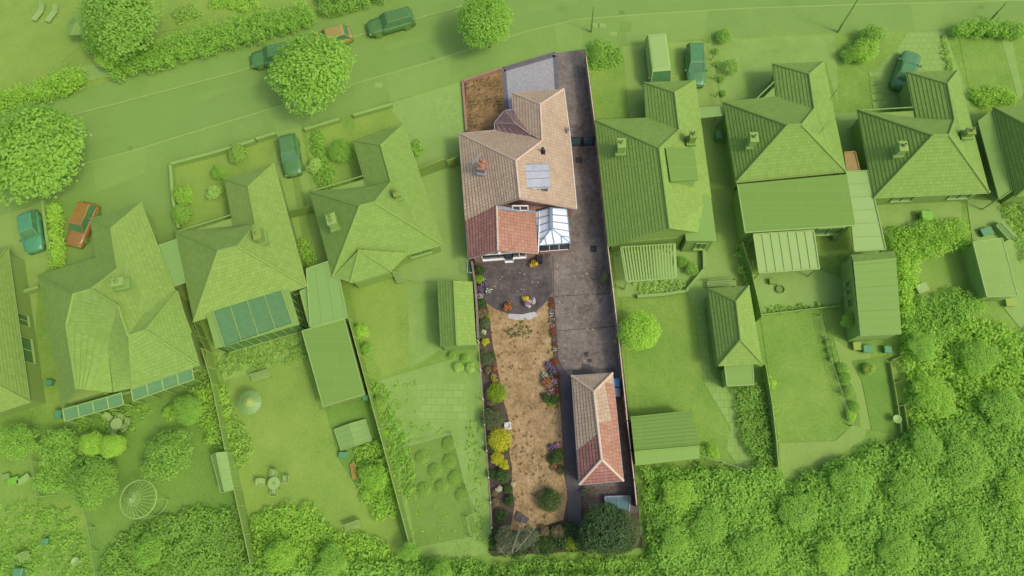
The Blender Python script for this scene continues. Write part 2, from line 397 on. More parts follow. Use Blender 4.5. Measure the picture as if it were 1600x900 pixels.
def tree(x, y, rpx, h, leaf, label, g=True, kind='tree', group=None, name='broadleaf_tree', cat='tree', flat=.85, bark='bark'):
    """crown centre drawn at photo pixel x, y with radius rpx"""
    zc = h*.62; r = rpx*mpp(x, y, zc); c = P(x, y, zc)
    zc = max(zc, r*.7); c = P(x, y, zc)
    t = thing(name, label, cat, (c.x, c.y, .1), group)
    crown('crown', c, r, kind, M(leaf, g), t, flat)
    mb = MB(); rt = max(.06, r*.06)
    mb.tube([(c.x, c.y, .05), (c.x+.05, c.y, zc*.5), (c.x, c.y+.05, zc)], rt*1.4, 7, rt*.6)
    for k in range(5):
        a = k*1.256+random.uniform(-.3, .3)
        mb.tube([(c.x, c.y, zc*.45), (c.x+math.cos(a)*r*.35, c.y+math.sin(a)*r*.35, zc*.8), (c.x+math.cos(a)*r*.65, c.y+math.sin(a)*r*.65, zc+r*.1)], rt*.6, 5, rt*.2)
    mb.build('trunk', M(bark, g), t); return t
def bush(x, y, rpx, leaf, label, g=True, kind='bush', name='garden_shrub', group=None, hf=1.0, cat='shrub', flowers=None):
    r = rpx*mpp(x, y, .5); zc = r*.75*hf; c = P(x, y, zc+.1)
    t = thing(name, label, cat, (c.x, c.y, .1), group)
    crown('foliage', c, r, kind, M(leaf, g), t, hf*.85)
    mb = MB()
    for k in range(4):
        a = k*1.6+x; mb.tube([(c.x+.04*math.cos(a), c.y+.04*math.sin(a), .08), (c.x+math.cos(a)*r*.4, c.y+math.sin(a)*r*.4, c.z)], .03, 5, .012)
    mb.build('stem', M('bark', g), t)
    if flowers:
        sp = []
        for k in range(9):
            a = k*2.4; q = r*math.sqrt((k+.5)/9)*.85
            sp.append((c.x+math.cos(a)*q, c.y+math.sin(a)*q, c.z+r*.6*hf*math.sqrt(max(.05, 1-(q/r)**2)), r*.24, .8))
        leaves('flowers', leaf_arrays(sp, max(.07, r*.16), 90/ (max(.5, r*1.4))), M(flowers, g), t)
    return t

def inpoly(x, y, pts):
    c = False; n = len(pts); j = n-1
    for i in range(n):
        if (pts[i][1] > y) != (pts[j][1] > y) and x < (pts[j][0]-pts[i][0])*(y-pts[i][1])/(pts[j][1]-pts[i][1])+pts[i][0]: c = not c
        j = i
    return c
def fill_spheres(pts, step, r0, r1, z0, z1, jit=.5, nscale=.25):
    """spheres filling a pixel polygon; world heights vary by noise between z0 and z1"""
    xs = [p[0] for p in pts]; ys = [p[1] for p in pts]; out = []
    y = min(ys)
    while y < max(ys):
        x = min(xs)
        while x < max(xs):
            px = x+random.uniform(-jit, jit)*step; py = y+random.uniform(-jit, jit)*step
            if inpoly(px, py, pts):
                q = P(px, py, 0); k = .5+.7*mnoise.noise(Vector((q.x*nscale, q.y*nscale, 3)))+random.uniform(-.2, .2)
                z = z0+(z1-z0)*min(1, max(0, k)); q = P(px, py, z)
                out.append((q.x, q.y, z, random.uniform(r0, r1), .85))
            x += step
        y += step
    return out
def cover(name, label, pts, leaf, step=9, r0=.3, r1=.55, z0=.1, z1=.5, s=.16, dens=40, g=True, cat='undergrowth', kind='stuff'):
    sp = fill_spheres(pts, step, r0, r1, z0, z1)
    o = leaves(name, leaf_arrays(sp, s, dens, lower=0), M(leaf, g)); return tag(o, label, cat, kind=kind)
def hedge(label, pts, leaf, h=1.4, g=True, name='garden_hedge', step=8):
    c = P(sum(p[0] for p in pts)/len(pts), sum(p[1] for p in pts)/len(pts), .1)
    t = thing(name, label, 'hedge', (c.x, c.y, .1))
    sp = fill_spheres(pts, step, .32, .5, h*.75, h*.9)
    sp += [(a, b, z*.55, r, 1) for a, b, z, r, _ in sp]
    leaves('foliage', leaf_arrays(sp, .15, 50, lower=-.2), M(leaf, g), t)
    for a, b, z, r, _ in sp[::14]: mb = MB(); mb.tube([(a, b, .08), (a, b, z)], .025, 5); mb.build('stem', M('bark', g), t)
    return t

# ---------------------------------------------------------------- ground
GZ = .10
_lv = [0]
def G(name, pts, mk, g=True, lv=None, kerb=None):
    if lv is None: _lv[0] += 1; lv = _lv[0]
    z = GZ+.0015+.002*(lv % 26+1) if lv < 90 else GZ+.0015+.004*(lv-90)
    mb = MB(); top = [P(x, y, z) for x, y in pts]
    mb.slab(top, z-.06, z)
    return tag(mb.build(name, M(mk, g)), kind='structure')
# base
mb = MB(); mb.poly([(-400, -400, 0), (400, -400, 0), (400, 400, 0), (-400, 400, 0)])
tag(mb.build('ground', M('grass')), kind='structure')
SK = [(-500, 420), (-100, 318), (0, 291), (120, 259), (207, 236), (350, 192), (435, 167), (550, 132), (662, 100), (735, 77), (820, 50), (900, 31), (1000, 23), (1150, 14), (1300, 9), (1700, -2), (2300, -20)]
NK = [(-500, 330), (-100, 238), (0, 210), (92, 186), (240, 147), (367, 114), (542, 61), (647, 31), (715, 12), (800, -12), (1200, -75), (1700, -110), (2300, -140)]
SB = [(-500, 470), (-100, 355), (0, 335), (67, 314), (150, 300), (265, 256), (400, 215), (530, 184), (600, 162), (722, 125), (870, 82), (912, 77), (972, 70), (1142, 58), (1307, 52), (1475, 47), (1700, 42), (2300, 30)]
NB = [(-500, 290), (-60, 195), (0, 177), (125, 140), (212, 113), (300, 86), (400, 58), (490, 30), (580, 0), (700, -38), (1000, -100), (1700, -160), (2300, -190)]
def strip(name, A, B, mk, z, bot=-.02, g=True):
    mb = MB(); mb.slab([P(x, y, z) for x, y in A]+[P(x, y, z) for x, y in reversed(B)], bot, z)
    return tag(mb.build(name, M(mk, g)), kind='structure')
strip('road', NK, SK, 'asphalt', .004)
for pts in ([(120,215),(180,198),(185,212),(126,229)], [(300,150),(420,118),(424,126),(305,160)], [(600,70),(690,46),(694,56),(604,80)], [(820,8),(900,-6),(904,6),(826,20)], [(1010,-4),(1120,-12),(1121,-2),(1012,6)], [(1180,-20),(1290,-22),(1290,-2),(1182,2)], [(20,238),(80,222),(88,240),(24,256)]):
    mb = MB(); mb.slab([P(x, y, .008) for x, y in pts], -.01, .008); tag(mb.build('road_patch', M('road_mend')), kind='structure')
strip('pavement', SK, SB, 'pavement', GZ)
strip('pavement', NB, NK, 'pavement', GZ)
for nm, L_ in (('south', SK), ('north', NK)):
    off = 1 if nm == 'south' else -1
    mb = MB()
    for a, b in zip(L_[1:-1], L_[2:-1]):
        A = P(a[0], a[1], .05); B = P(b[0], b[1], .05); mb.bar(A+Vector((0, 0, .012)), B+Vector((0, 0, .012)), .14, .1)
    tag(mb.build('kerb', M('kerb')), kind='structure')
mb = MB(); mb.slab([P(x, y, GZ) for x, y in SB]+[P(2300, 1500, GZ), P(-900, 1500, GZ)], -.02, GZ)
tag(mb.build('garden_ground', M('grass')), kind='structure')
mb = MB(); mb.slab([P(x, y, GZ) for x, y in reversed(NB)]+[P(-900, 200, GZ), P(-900, -300, GZ), P(2300, -300, GZ)], -.02, GZ)
tag(mb.build('garden_ground', M('grass_yellow')), kind='structure')

def along(L_, x):
    for a, b in zip(L_, L_[1:]):
        if a[0] <= x <= b[0]: return (x, a[1]+(b[1]-a[1])*(x-a[0])/(b[0]-a[0]))
for x0, x1 in ((12, 55), (150, 225), (432, 470), (610, 700), (872, 908), (980, 1100), (1428, 1470)):
    q = [along(SK, x0-6), along(SK, x1+6), along(SB, x1), along(SB, x0)]
    mb = MB(); mb.slab([P(x, y, GZ+.004) for x, y in q], -.01, GZ+.004); tag(mb.build('driveway_crossover', M('crossover')), kind='structure')

# the plot
G('soil', [(722,127),(870,83),(914,77),(930,190),(950,390),(968,520),(984,660),(994,760),(1004,856),(768,869),(752,600),(742,430),(733,420),(717,208),(728,204)], 'soil', False, 90)
G('lawn', [(728,129),(785,108),(789,172),(802,200),(728,206)], 'lawn_front', False, 91)
G('block_paving', [(785,108),(868,83),(872,150),(810,220),(789,175)], 'block', False, 91)
mb = MB()
for a, b in (((787,109),(867,86)), ((867,86),(871,150)), ((787,109),(792,173))):
    A = P(*a, GZ+.012); B = P(*b, GZ+.012); mb.bar(A, B, .42, .014)
tag(mb.build('paving_edge', M('block_edge', False)), kind='structure')
G('driveway', [(868,83),(913,78),(918,120),(930,200),(950,390),(968,530),(984,680),(994,775),(905,775),(905,590),(884,587),(873,560),(866,464),(852,462),(852,410),(890,330),(885,200),(872,150)], 'drive', False, 92)
G('patio', [(742,405),(850,396),(862,420),(864,455),(857,464),(848,476),(838,484),(816,489),(794,488),(776,482),(759,471),(752,455),(750,430),(742,430)], 'patio', False, 94)
# raised edge of patio and the curved step
mb = MB(); arc = [(759,471),(776,482),(794,488),(816,489),(838,484),(848,476),(857,464)]
for a, b in zip(arc, arc[1:]): mb.bar(P(*a, .1), P(*b, .1), .16, .14)
tag(mb.build('patio_edge', M('path', False)), kind='structure')
mb = MB(); mb.slab([P(x, y, .15) for x, y in [(795,490),(816,491),(835,487),(840,493),(828,499),(808,500),(793,497)]], .0, .15)
tag(mb.build('patio_step', M('concrete', False)), 'curved grey step at the foot of the dark patio', kind='structure')
G('lawn', [(759,473),(776,484),(794,490),(816,492),(838,487),(857,467),(862,470),(864,560),(872,600),(876,640),(882,746),(887,775),(880,812),(850,822),(828,832),(797,828),(804,790),(800,760),(800,730),(796,708),(794,650),(787,628),(780,592),(775,560),(770,540),(766,508),(765,492)], 'lawn_dry', False, 93)
G('path', [(866,560),(888,585),(906,700),(909,836),(889,836),(886,775),(880,700),(875,600)], 'path', False, 95)
mb = MB()                                               # joints in the concrete
for a, b in (((866,463),(958,458)), ((871,517),(961,510)), ((864,400),(865,462)), ((875,580),(890,579))):
    mb.bar(P(*a, GZ+.0145), P(*b, GZ+.0145), .05, .006)
tag(mb.build('expansion_joint', M('drain', False)), kind='structure')
G('yard_paving', [(912,758),(996,760),(997,800),(930,812),(912,800)], 'planks', False, 95)
G('drive_strip', [(895,578),(960,574),(962,592),(895,594)], 'patio', False, 95)

# ---------------------------------------------------------------- buildings
def clipz(poly, zc, keep_above):
    out = []; n = len(poly)
    for i in range(n):
        a = poly[i]; b = poly[(i+1) % n]; ia = (a.z >= zc-1e-6) if keep_above else (a.z <= zc+1e-6); ib = (b.z >= zc-1e-6) if keep_above else (b.z <= zc+1e-6)
        if ia: out.append(a)
        if ia != ib: out.append(a.lerp(b, (zc-a.z)/(b.z-a.z)))
    return out
def pnormal(pts):
    n = Vector((0, 0, 0))
    for i in range(len(pts)):
        a = pts[i]; b = pts[(i+1) % len(pts)]; n += a.cross(b)
    n.normalize(); return n if n.z > 0 else -n
def roof_face(mb, pts, gauge=.30, step=.034):
    """one slope laid as overlapping courses of tiles"""
    n = pnormal(pts); sl = math.sqrt(max(.02, 1-n.z**2)); dz = gauge*sl
    z0 = min(p.z for p in pts); z1 = max(p.z for p in pts)
    zs = math.floor(z0/dz)*dz
    while zs < z1-1e-4:
        lo = max(zs, z0); hi = min(zs+dz, z1)
        q = clipz(clipz(pts, lo, True), hi, False)
        r = []
        for p in q:
            if not r or (p-r[-1]).length > 1e-4: r.append(p)
        if len(r) > 1 and (r[0]-r[-1]).length < 1e-4: r.pop()
        if len(r) >= 3:
            up = [p+n*(step*(1-(p.z-zs)/dz)+.004) for p in r]
            vs = [p.z/dz*.30 for p in r]
            if pnormal_raw(up).z <= 0: mb.vz[len(mb.f)] = vs[::-1]; mb.poly(up[::-1])
            else: mb.vz[len(mb.f)] = vs; mb.poly(up)
            for i in range(len(r)):
                a = r[i]; b = r[(i+1) % len(r)]
                if abs(a.z-lo) < 1e-4 and abs(b.z-lo) < 1e-4: mb.poly([a-n*.01, b-n*.01, up[(i+1) % len(r)], up[i]])
        zs += dz
def pnormal_raw(pts):
    n = Vector((0, 0, 0))
    for i in range(len(pts)): n += pts[i].cross(pts[(i+1) % len(pts)])
    return n
def inset(poly, d):
    n = len(poly); area = sum(poly[i].x*poly[(i+1) % n].y-poly[(i+1) % n].x*poly[i].y for i in range(n)); s = 1 if area > 0 else -1
    out = []
    for i in range(n):
        p0, p1, p2 = poly[i-1], poly[i], poly[(i+1) % n]
        d1 = (p1-p0).normalized(); d2 = (p2-p1).normalized()
        n1 = Vector((-d1.y, d1.x, 0))*s; n2 = Vector((-d2.y, d2.x, 0))*s
        b = n1+n2; k = d/max(.3, 1+n1.dot(n2)); out.append(p1+b*k)
    return out
def add_window(parent, A, B, f0, f1, z0, z1, g, name='window', cen=None, cross=1, pane='glass'):
    A = Vector((A.x, A.y, 0)); B = Vector((B.x, B.y, 0)); d = (B-A).normalized(); nrm = Vector((d.y, -d.x, 0))
    if (A+B).__mul__(.5).__sub__(cen).dot(nrm) < 0: nrm = -nrm
    a = A.lerp(B, f0); b = A.lerp(B, f1); o = nrm*.05; th = .07
    mb = MB()
    for p, q in (((a, z0), (b, z0)), ((a, z1), (b, z1)), ((a, z0), (a, z1)), ((b, z0), (b, z1))):
        mb.bar(p[0]+o+Vector((0, 0, p[1])), q[0]+o+Vector((0, 0, q[1])), th, th)
    for k in range(1, cross+1):
        m_ = a.lerp(b, k/(cross+1)); mb.bar(m_+o+Vector((0, 0, z0)), m_+o+Vector((0, 0, z1)), th, th*.8)
    mb.bar(a+nrm*.09+Vector((0, 0, z0-.05)), b+nrm*.09+Vector((0, 0, z0-.05)), .16, .05)
    fr = mb.build(name, M('white', g), parent)
    pm = MB(); q = nrm*.02
    pm.prism([a+q+Vector((0, 0, z0)), b+q+Vector((0, 0, z0)), b+q+Vector((0, 0, z1)), a+q+Vector((0, 0, z1))],
             [a-q+Vector((0, 0, z0)), b-q+Vector((0, 0, z0)), b-q+Vector((0, 0, z1)), a-q+Vector((0, 0, z1))])
    pm.build('pane', M(pane, g), fr)
def clusters(faces):
    """faces of one material that share a corner go into one mesh"""
    out = []
    for mk, f in faces:
        ks = {(round(q[0], 1), round(q[1], 1)) for q in f}; hit = [o for o in out if o[0] == mk and o[1] & ks]
        new = [mk, set(ks), [f]]
        for o in hit: new[1] |= o[1]; new[2] = o[2]+new[2]; out.remove(o)
        out.append(new)
    return [(o[0], o[2]) for o in out]
def house(name, label, cat, outline, ze, faces, ridges=(), wall='brick_red', g=True, ins=.35, windows=(), gables=(), ridge='ridge_dull', gutter='offwhite', gut=None, rr=.10, group=None):
    pts = [P(x, y, ze) for x, y in outline]
    c = sum(pts, Vector())/len(pts); t = thing(name, label, cat, (c.x, c.y, GZ), group)
    ip = inset(pts, ins)
    mb = MB(); mb.slab(ip, .0, ze-.06)
    for gb in gables:
        gp = [P(*q) for q in gb]; n = pnormal_h(gp); ctr = sum(gp, Vector())/len(gp)
        if (ctr-c).dot(n) < 0: n = -n
        gp = [p-n*ins+Vector((0, 0, -.10)) for p in gp]
        mb.prism(gp, [p-n*.25 for p in gp])
    mb.build('wall', M(wall, g), t)
    bym = {}
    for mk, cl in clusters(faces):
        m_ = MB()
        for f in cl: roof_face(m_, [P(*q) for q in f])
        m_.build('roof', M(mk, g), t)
    if ridges:
        for _, cl in clusters([(0, r_) for r_ in ridges]):
            mb = MB()
            for r_ in cl: mb.tube([P(*q)+Vector((0, 0, .03)) for q in r_], rr, 6)
            mb.build('ridge_tiles', M(ridge, g), t)
    if gutter:
        mb = MB(); n = len(pts)
        for i in range(n):
            if gut is not None and i not in gut: continue
            mb.tube([pts[i]+Vector((0, 0, -.05)), pts[(i+1) % n]+Vector((0, 0, -.05))], .055, 6)
        mb.build('gutter', M(gutter, g), t)
    cc = Vector((c.x, c.y, 0))
    for wd in windows:
        i, f0, f1, z0, z1 = wd[:5]; add_window(t, ip[i], ip[(i+1) % len(ip)], f0, f1, z0, z1, g, name=wd[5] if len(wd) > 5 else 'window', cen=cc, cross=wd[6] if len(wd) > 6 else 1)
    return t
def pnormal_h(gp):
    d = (gp[0]-gp[-1]); d.z = 0
    if d.length < .1: d = gp[1]-gp[0]; d.z = 0
    d.normalize(); return Vector((d.y, -d.x, 0))
def chimney(parent, x, y, zb, zt, size, pots, g, rz=0, mk='brick_red'):
    c = P(x, y, zb); mb = MB(); mb.box((c.x, c.y, (zb+zt)/2), (size[0], size[1], zt-zb), rz)
    mb.box((c.x, c.y, zt-.05), (size[0]+.1, size[1]+.1, .12), rz); st = mb.build('chimney', M(mk, g), parent)
    fl = MB(); fl.box((c.x, c.y, zb+.16), (size[0]+.3, size[1]+.3, .3), rz); fl.build('lead_flashing', M('lead', g), st)
    for k in range(pots):
        f = (k+.5)/pots-.5; q = Matrix.Rotation(rz, 3, 'Z') @ Vector((0, f*size[1]*.95, 0))
        pm = MB(); pm.lathe((c.x+q.x, c.y+q.y, zt), [(.12, 0), (.14, .05), (.11, .3), (.13, .36), (.08, .36), (.08, .2)], 10)
        pm.build('chimney_pot', M('terracotta', g), st)
    return st
def antenna(x, y, zb, h, label, g=True, ang=.5):
    c = P(x, y, zb); t = thing('tv_antenna', label, 'antenna', (c.x, c.y, c.z))
    mb = MB(); mb.tube([c, c+Vector((0, 0, h))], .022, 5); mb.build('mast', M('steel', g), t)
    top = c+Vector((0, 0, h)); d = Vector((math.cos(ang), math.sin(ang), 0)); p = Vector((-d.y, d.x, 0))
    mb = MB(); mb.tube([top-d*.6, top+d*.7], .018, 5)
    for k in range(8): q = top+d*(-.55+k*.17); mb.tube([q-p*.28, q+p*.28], .010, 4)
    mb.build('aerial', M('steel', g), t); return t

# --- the main house (natural colours)
E, WR, MR, XR = 2.6, 4.15, 6.0, 4.4
mh = house('bungalow', 'brick bungalow with mossy tan tiles, grey flat dormer and red tiled rear extension', 'house',
  [(717,208),(773,203),(789,173),(802,172),(800,145),(881,139),(891,216),(901,326),(843,331),(841,395),(732,403)], E,
  [('tile_moss', [(717,208,E),(773,203,E),(802,203,E),(847,220,WR),(806,251,MR)]),
   ('tile_moss', [(800,145,E),(881,139,E),(844,163,WR)]),
   ('tile_moss', [(881,139,E),(891,216,E),(901,326,E),(812,310,MR),(806,251,MR),(847,220,WR),(844,163,WR)]),
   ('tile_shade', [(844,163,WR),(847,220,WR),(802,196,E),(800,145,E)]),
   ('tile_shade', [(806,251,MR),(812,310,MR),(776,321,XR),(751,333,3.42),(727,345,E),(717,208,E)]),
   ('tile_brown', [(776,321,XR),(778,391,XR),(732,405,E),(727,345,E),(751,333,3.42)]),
   ('tile_red', [(776,321,XR),(836,330,E),(841,396,E),(778,391,XR)])],
  ridges=[[(717,208,E),(806,251,MR)], [(806,251,MR),(812,310,MR)], [(806,251,MR),(847,220,WR)], [(847,220,WR),(844,163,WR)], [(844,163,WR),(800,145,E)], [(844,163,WR),(881,139,E)],
          [(776,321,XR),(778,391,XR)]],
  g=False, ridge='ridge_pale', gutter='white', gut=[0,4,5,6,10,8], rr=.085,
  gables=[[(776,324,E),(812,312,MR),(901,328,E)], [(732,405,E),(778,391,XR),(841,396,E)]],
  windows=[(9,.14,.36,1.0,2.25,'window',1),(9,.36,.50,.15,2.25,'patio_door',0),(9,.50,.86,1.0,2.2,'window',0)])
# gable window, flashing
def P3(*a): return [P(*q) for q in a]
gw = P3((801,325,4.0),(825,325,4.0)); 
mb = MB(); a, b = gw; a.z = b.z = 0; up = Vector((0,0,1)); nn = Vector((0,-1,0))
for z0, z1 in ((3.55, 4.45),):
    for k in (0, .5, 1): q = a.lerp(b, k); mb.bar(q+up*z0, q+up*z1, .09, .09)
    for z in (z0, z1): mb.bar(a+up*z, b+up*z, .09, .09)
fr = mb.build('window', M('white', False), mh); pm = MB(); pm.prism([a+up*3.55, b+up*3.55, b+up*4.45, a+up*4.45], [p+Vector((0,.04,0)) for p in (a+up*3.55, b+up*3.55, b+up*4.45, a+up*4.45)]); pm.build('pane', M('glass', False), fr)
mb = MB(); mb.bar(P(776,324,4.45), P(800,327,3.9), .30, .03); mb.bar(P(800,328,3.9), P(836,331,2.75), .2, .03); mb.build('lead_flashing', M('lead', False), mh)
mb = MB(); mb.bar(P(776,322,XR)+up*.02, P(812,311,MR)+up*.02, .10, .12); mb.bar(P(812,311,MR)+up*.02, P(901,327,E)+up*.02, .10, .12); mb.build('verge', M('ridge_brown', False), mh)
mb = MB(); mb.bar(P(732,405,E), P(778,391.6,XR), .08, .1); mb.bar(P(778,391.6,XR), P(841,396.5,E), .08, .1)
mb.build('verge', M('ridge_brown', False), mh)
# porch roof
mb = MB(); AP = (805,193,3.75)
for f in ([(789,173,E),(802,171,E),AP], [(773,192,E),(789,173,E),AP], [(773,204,E),(773,192,E),AP,(830,213,3.55)], [(802,171,E),(802,176,E),(831,213,3.6),AP]):
    roof_face(mb, P3(*f))
mb.build('porch_roof', M('tile_purple', False), mh)
mb = MB(); mb.tube(P3((789,173,E),AP), .06, 6); mb.tube(P3((773,192,E),AP), .06, 6); mb.tube(P3(AP,(830,211,3.65)), .06, 6); mb.build('ridge_tiles', M('ridge_brown', False), mh)
mb = MB(); mb.tube(P3((773,204,E-.05),(773,192,E-.05),(789,173,E-.05),(802,171,E-.05)), .055, 6); mb.build('gutter', M('white', False), mh)
mb = MB(); mb.slab(P3((775,204,E),(775,193,E),(790,176,E),(801,176,E),(806,200,E)), 0, E-.06); mb.build('porch_wall', M('brick_red', False), mh)
# flat dormer
D = P3((817,257,5.5),(858,256,5.35),(860,292,5.35),(821,294,5.5))
mb = MB(); mb.prism([p for p in D], [p-up*.12 for p in D]); dr = mb.build('dormer', M('zinc', False), mh)
mb = MB()
for k in (.0, .30, .62, 1): mb.bar(D[0].lerp(D[3], k)+up*.015, D[1].lerp(D[2], k)+up*.015, .06, .03)
mb.build('flashing_seam', M('lead', False), dr)
I = inset([Vector((p.x, p.y, 0)) for p in D], .12)
mb = MB(); mb.prism([Vector((p.x, p.y, 5.25)) for p in I], [Vector((p.x, p.y, 3.0)) for p in I]); mb.build('dormer_cheek', M('zinc', False), dr)
q0, q1 = I[3], I[2]
mb = MB(); zz = (4.3, 5.15)
for k in (0, .5, 1): p = q0.lerp(q1, .2+.78*k)+Vector((0,-.06,0)); mb.bar(p+up*zz[0], p+up*zz[1], .08, .08)
for z in zz: mb.bar(q0.lerp(q1, .2)+up*z+Vector((0,-.06,0)), q0.lerp(q1, .98)+up*z+Vector((0,-.06,0)), .08, .08)
fr = mb.build('dormer_window', M('white', False), dr)
mb = MB(); a_, b_ = q0.lerp(q1, .2)+Vector((0,-.04,0)), q0.lerp(q1, .98)+Vector((0,-.04,0)); mb.prism([a_+up*4.3, b_+up*4.3, b_+up*5.15, a_+up*5.15], [p+Vector((0,.02,0)) for p in (a_+up*4.3, b_+up*4.3, b_+up*5.15, a_+up*5.15)]); mb.build('pane', M('glass_blue', False), fr)
chimney(mh, 755, 266, 3.8, 4.9, (.55, .9), 2, False, -.2)
antenna(749, 268, 4.3, 2.3, 'grey television aerial on the chimney of the tan tiled bungalow', False, .9)
vp = P(848,238,4.3); mb = MB(); mb.lathe(vp, [(.09,0),(.09,.55),(.14,.58),(.14,.68),(.03,.72)], 10); mb.box(vp+up*.05, (.45,.45,.06), 0); mb.build('flue', M('black', False), mh)
c = P(885,204,2.9); t = thing('satellite_dish', 'grey satellite dish at the right eave of the tan tiled bungalow', 'satellite dish', c)
mb = MB(); 
for k in range(14):
    a = k*2*math.pi/14; b = (k+1)*2*math.pi/14; f = lambda r, an, z: c+Vector((.12+z*.6, r*math.cos(an)*.9, .15+r*math.sin(an)*.8+z*.3))
    mb.poly([f(.34,a,.1), f(.34,b,.1), f(.15,b,.0), f(.15,a,.0)]); mb.poly([f(.15,a,0), f(.15,b,0), f(0,0,-.03)])
mb.build('dish', M('lead', False), t); mb = MB(); mb.tube([c, c+Vector((.12,0,.15)), c+Vector((.5,0,.3))], .02, 5); mb.box(c+Vector((.5,0,.3)), (.08,.06,.06)); mb.build('arm', M('steel', False), t)

def glazed(name, label, cat, outline, ze, faces, bars, wallh, pane, barm, wallm, g, group=None, frames=6, ridge=None, low=.55):
    """conservatory or glazed lean-to: panels, glazing bars, dwarf wall, window frames"""
    pts = P3(*[(x, y, ze) for x, y in outline]); c = sum(pts, Vector())/len(pts); t = thing(name, label, cat, (c.x, c.y, GZ), group)
    mb = MB()
    for f in faces: q = P3(*f); mb.prism(q, [p-up*.04 for p in q])
    mb.build('roof_panels', M(pane, g), t)
    mb = MB()
    for a, b in bars: mb.bar(P(*a)+up*.03, P(*b)+up*.03, .07, .07)
    mb.build('glazing_bars', M(barm, g), t)
    ip = inset(pts, .12)
    if wallh:
        mb = MB(); n = len(ip)
        for i in range(n):
            a = ip[i].copy(); b = ip[(i+1) % n].copy(); a.z = b.z = low/2; mb.bar(a, b, .12, low)
        mb.build('dwarf_wall', M(wallm, g), t)
        mb = MB(); pn = MB()
        for i in range(n):
            a = ip[i]; b = ip[(i+1) % n]; m = max(1, round((b-a).length/.75))
            for k in range(m+1): q = a.lerp(b, k/m); mb.bar((q.x, q.y, low), (q.x, q.y, ze-.08), .06, .06)
            for z in (low+.03, ze-.1): mb.bar((a.x, a.y, z), (b.x, b.y, z), .07, .07)
            A = Vector((a.x, a.y, low)); B = Vector((b.x, b.y, low)); h = up*(ze-.12-low); pn.poly([A, B, B+h, A+h])
        fr = mb.build('window', M('white', g), t); pn.build('pane', M('glass', g), fr)
    return t
# conservatory
z1, z2 = 2.35, 3.15
TL, TR, BR, BL = (836,331), (886,326), (891.5,380), (841,384); R0, R1 = (861,325), (862,357)
def lp(a, b, f, za, zb): return (a[0]+(b[0]-a[0])*f, a[1]+(b[1]-a[1])*f, za+(zb-za)*f)
fc = [[(*TL,z1),(*R0,z2),(*R1,z2),(*BL,z1)], [(*TR,z1),(*BR,z1),(*R1,z2),(*R0,z2)], [(*BL,z1),(*R1,z2),(*BR,z1)]]
bars = [((*R0,z2),(*R1,z2)), ((*R1,z2),(*BL,z1)), ((*R1,z2),(*BR,z1)), ((*BL,z1),(*BR,z1)), ((*TL,z1),(*BL,z1)), ((*TR,z1),(*BR,z1))]
for f in (0, .22, .44, .66): 
    bars.append((lp(TL,BL,f,z1,z1), lp(R0,R1,min(1,f*1.5),z2,z2))); bars.append((lp(TR,BR,f,z1,z1), lp(R0,R1,min(1,f*1.5),z2,z2)))
bars += [(lp(TL,BL,.84,z1,z1), lp(R1,BL,.5,z2,z1)), (lp(TR,BR,.84,z1,z1), lp(R1,BR,.5,z2,z1)), (lp(BL,BR,.5,z1,z1), (*R1,z2)), (lp(BL,BR,.26,z1,z1), lp(R1,BL,.5,z2,z1)), (lp(BL,BR,.74,z1,z1), lp(R1,BR,.5,z2,z1))]
cs = glazed('conservatory', 'hipped conservatory with white panels and grey bars beside the red tiled extension', 'conservatory', [TL,TR,BR,BL], z1, fc, bars, True, 'poly_white', 'bar_grey', 'brick_red', False)
mb = MB(); mb.bar(P(*R0,z2)+up*.08, P(*R1,z2)+up*.08, .26, .12); mb.build('ridge_cap', M('bar_grey', False), cs)

# garage
ga = 2.3; gr = 3.75
def garage(name, label, C_, R_, ze, zr, mats, g, **k):
    A, B, C2, D2 = C_; r0, r1 = R_
    f = [(mats[0], [(*A,ze),(*B,ze),(*r0,zr)]), (mats[1], [(*B,ze),(*C2,ze),(*r1,zr),(*r0,zr)]), (mats[2], [(*C2,ze),(*D2,ze),(*r1,zr)]), (mats[3], [(*D2,ze),(*A,ze),(*r0,zr),(*r1,zr)])]
    return house(name, label, k.pop('cat', 'garage'), [A,B,C2,D2], ze, f, ridges=[[(*r0,zr),(*r1,zr)], [(*A,ze),(*r0,zr)], [(*B,ze),(*r0,zr)], [(*C2,ze),(*r1,zr)], [(*D2,ze),(*r1,zr)]], g=g, **k)
A, B, C2, D2 = (893,587), (957,583), (974,751), (905,757); r0, r1 = (928,612), (940,718)
W1 = lp(A, D2, .69, ga, ga); W2 = lp(r0, r1, .62, gr, gr)
X1 = lp(B, C2, .43, ga, ga); X2 = lp(r0, r1, .47, gr, gr); m1 = lp((948,595,0), (961,655,0), 0, 0, 0)
Y0 = (948.2,606,2.83-.03); 
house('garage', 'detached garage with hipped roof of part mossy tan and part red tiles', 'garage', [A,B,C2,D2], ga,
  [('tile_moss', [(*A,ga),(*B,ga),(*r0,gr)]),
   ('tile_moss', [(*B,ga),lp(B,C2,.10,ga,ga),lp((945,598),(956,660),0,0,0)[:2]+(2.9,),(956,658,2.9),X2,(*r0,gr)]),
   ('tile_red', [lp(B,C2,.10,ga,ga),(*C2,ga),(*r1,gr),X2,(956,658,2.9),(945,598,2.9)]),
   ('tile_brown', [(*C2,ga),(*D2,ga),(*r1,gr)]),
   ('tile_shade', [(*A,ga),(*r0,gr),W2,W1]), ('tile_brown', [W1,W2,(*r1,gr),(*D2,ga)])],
  ridges=[[(*r0,gr),(*r1,gr)], [(*A,ga),(*r0,gr)], [(*B,ga),(*r0,gr)], [(*C2,ga),(*r1,gr)], [(*D2,ga),(*r1,gr)]], ridge='ridge_pale', g=False, gutter='grey', ins=.2, rr=.11)

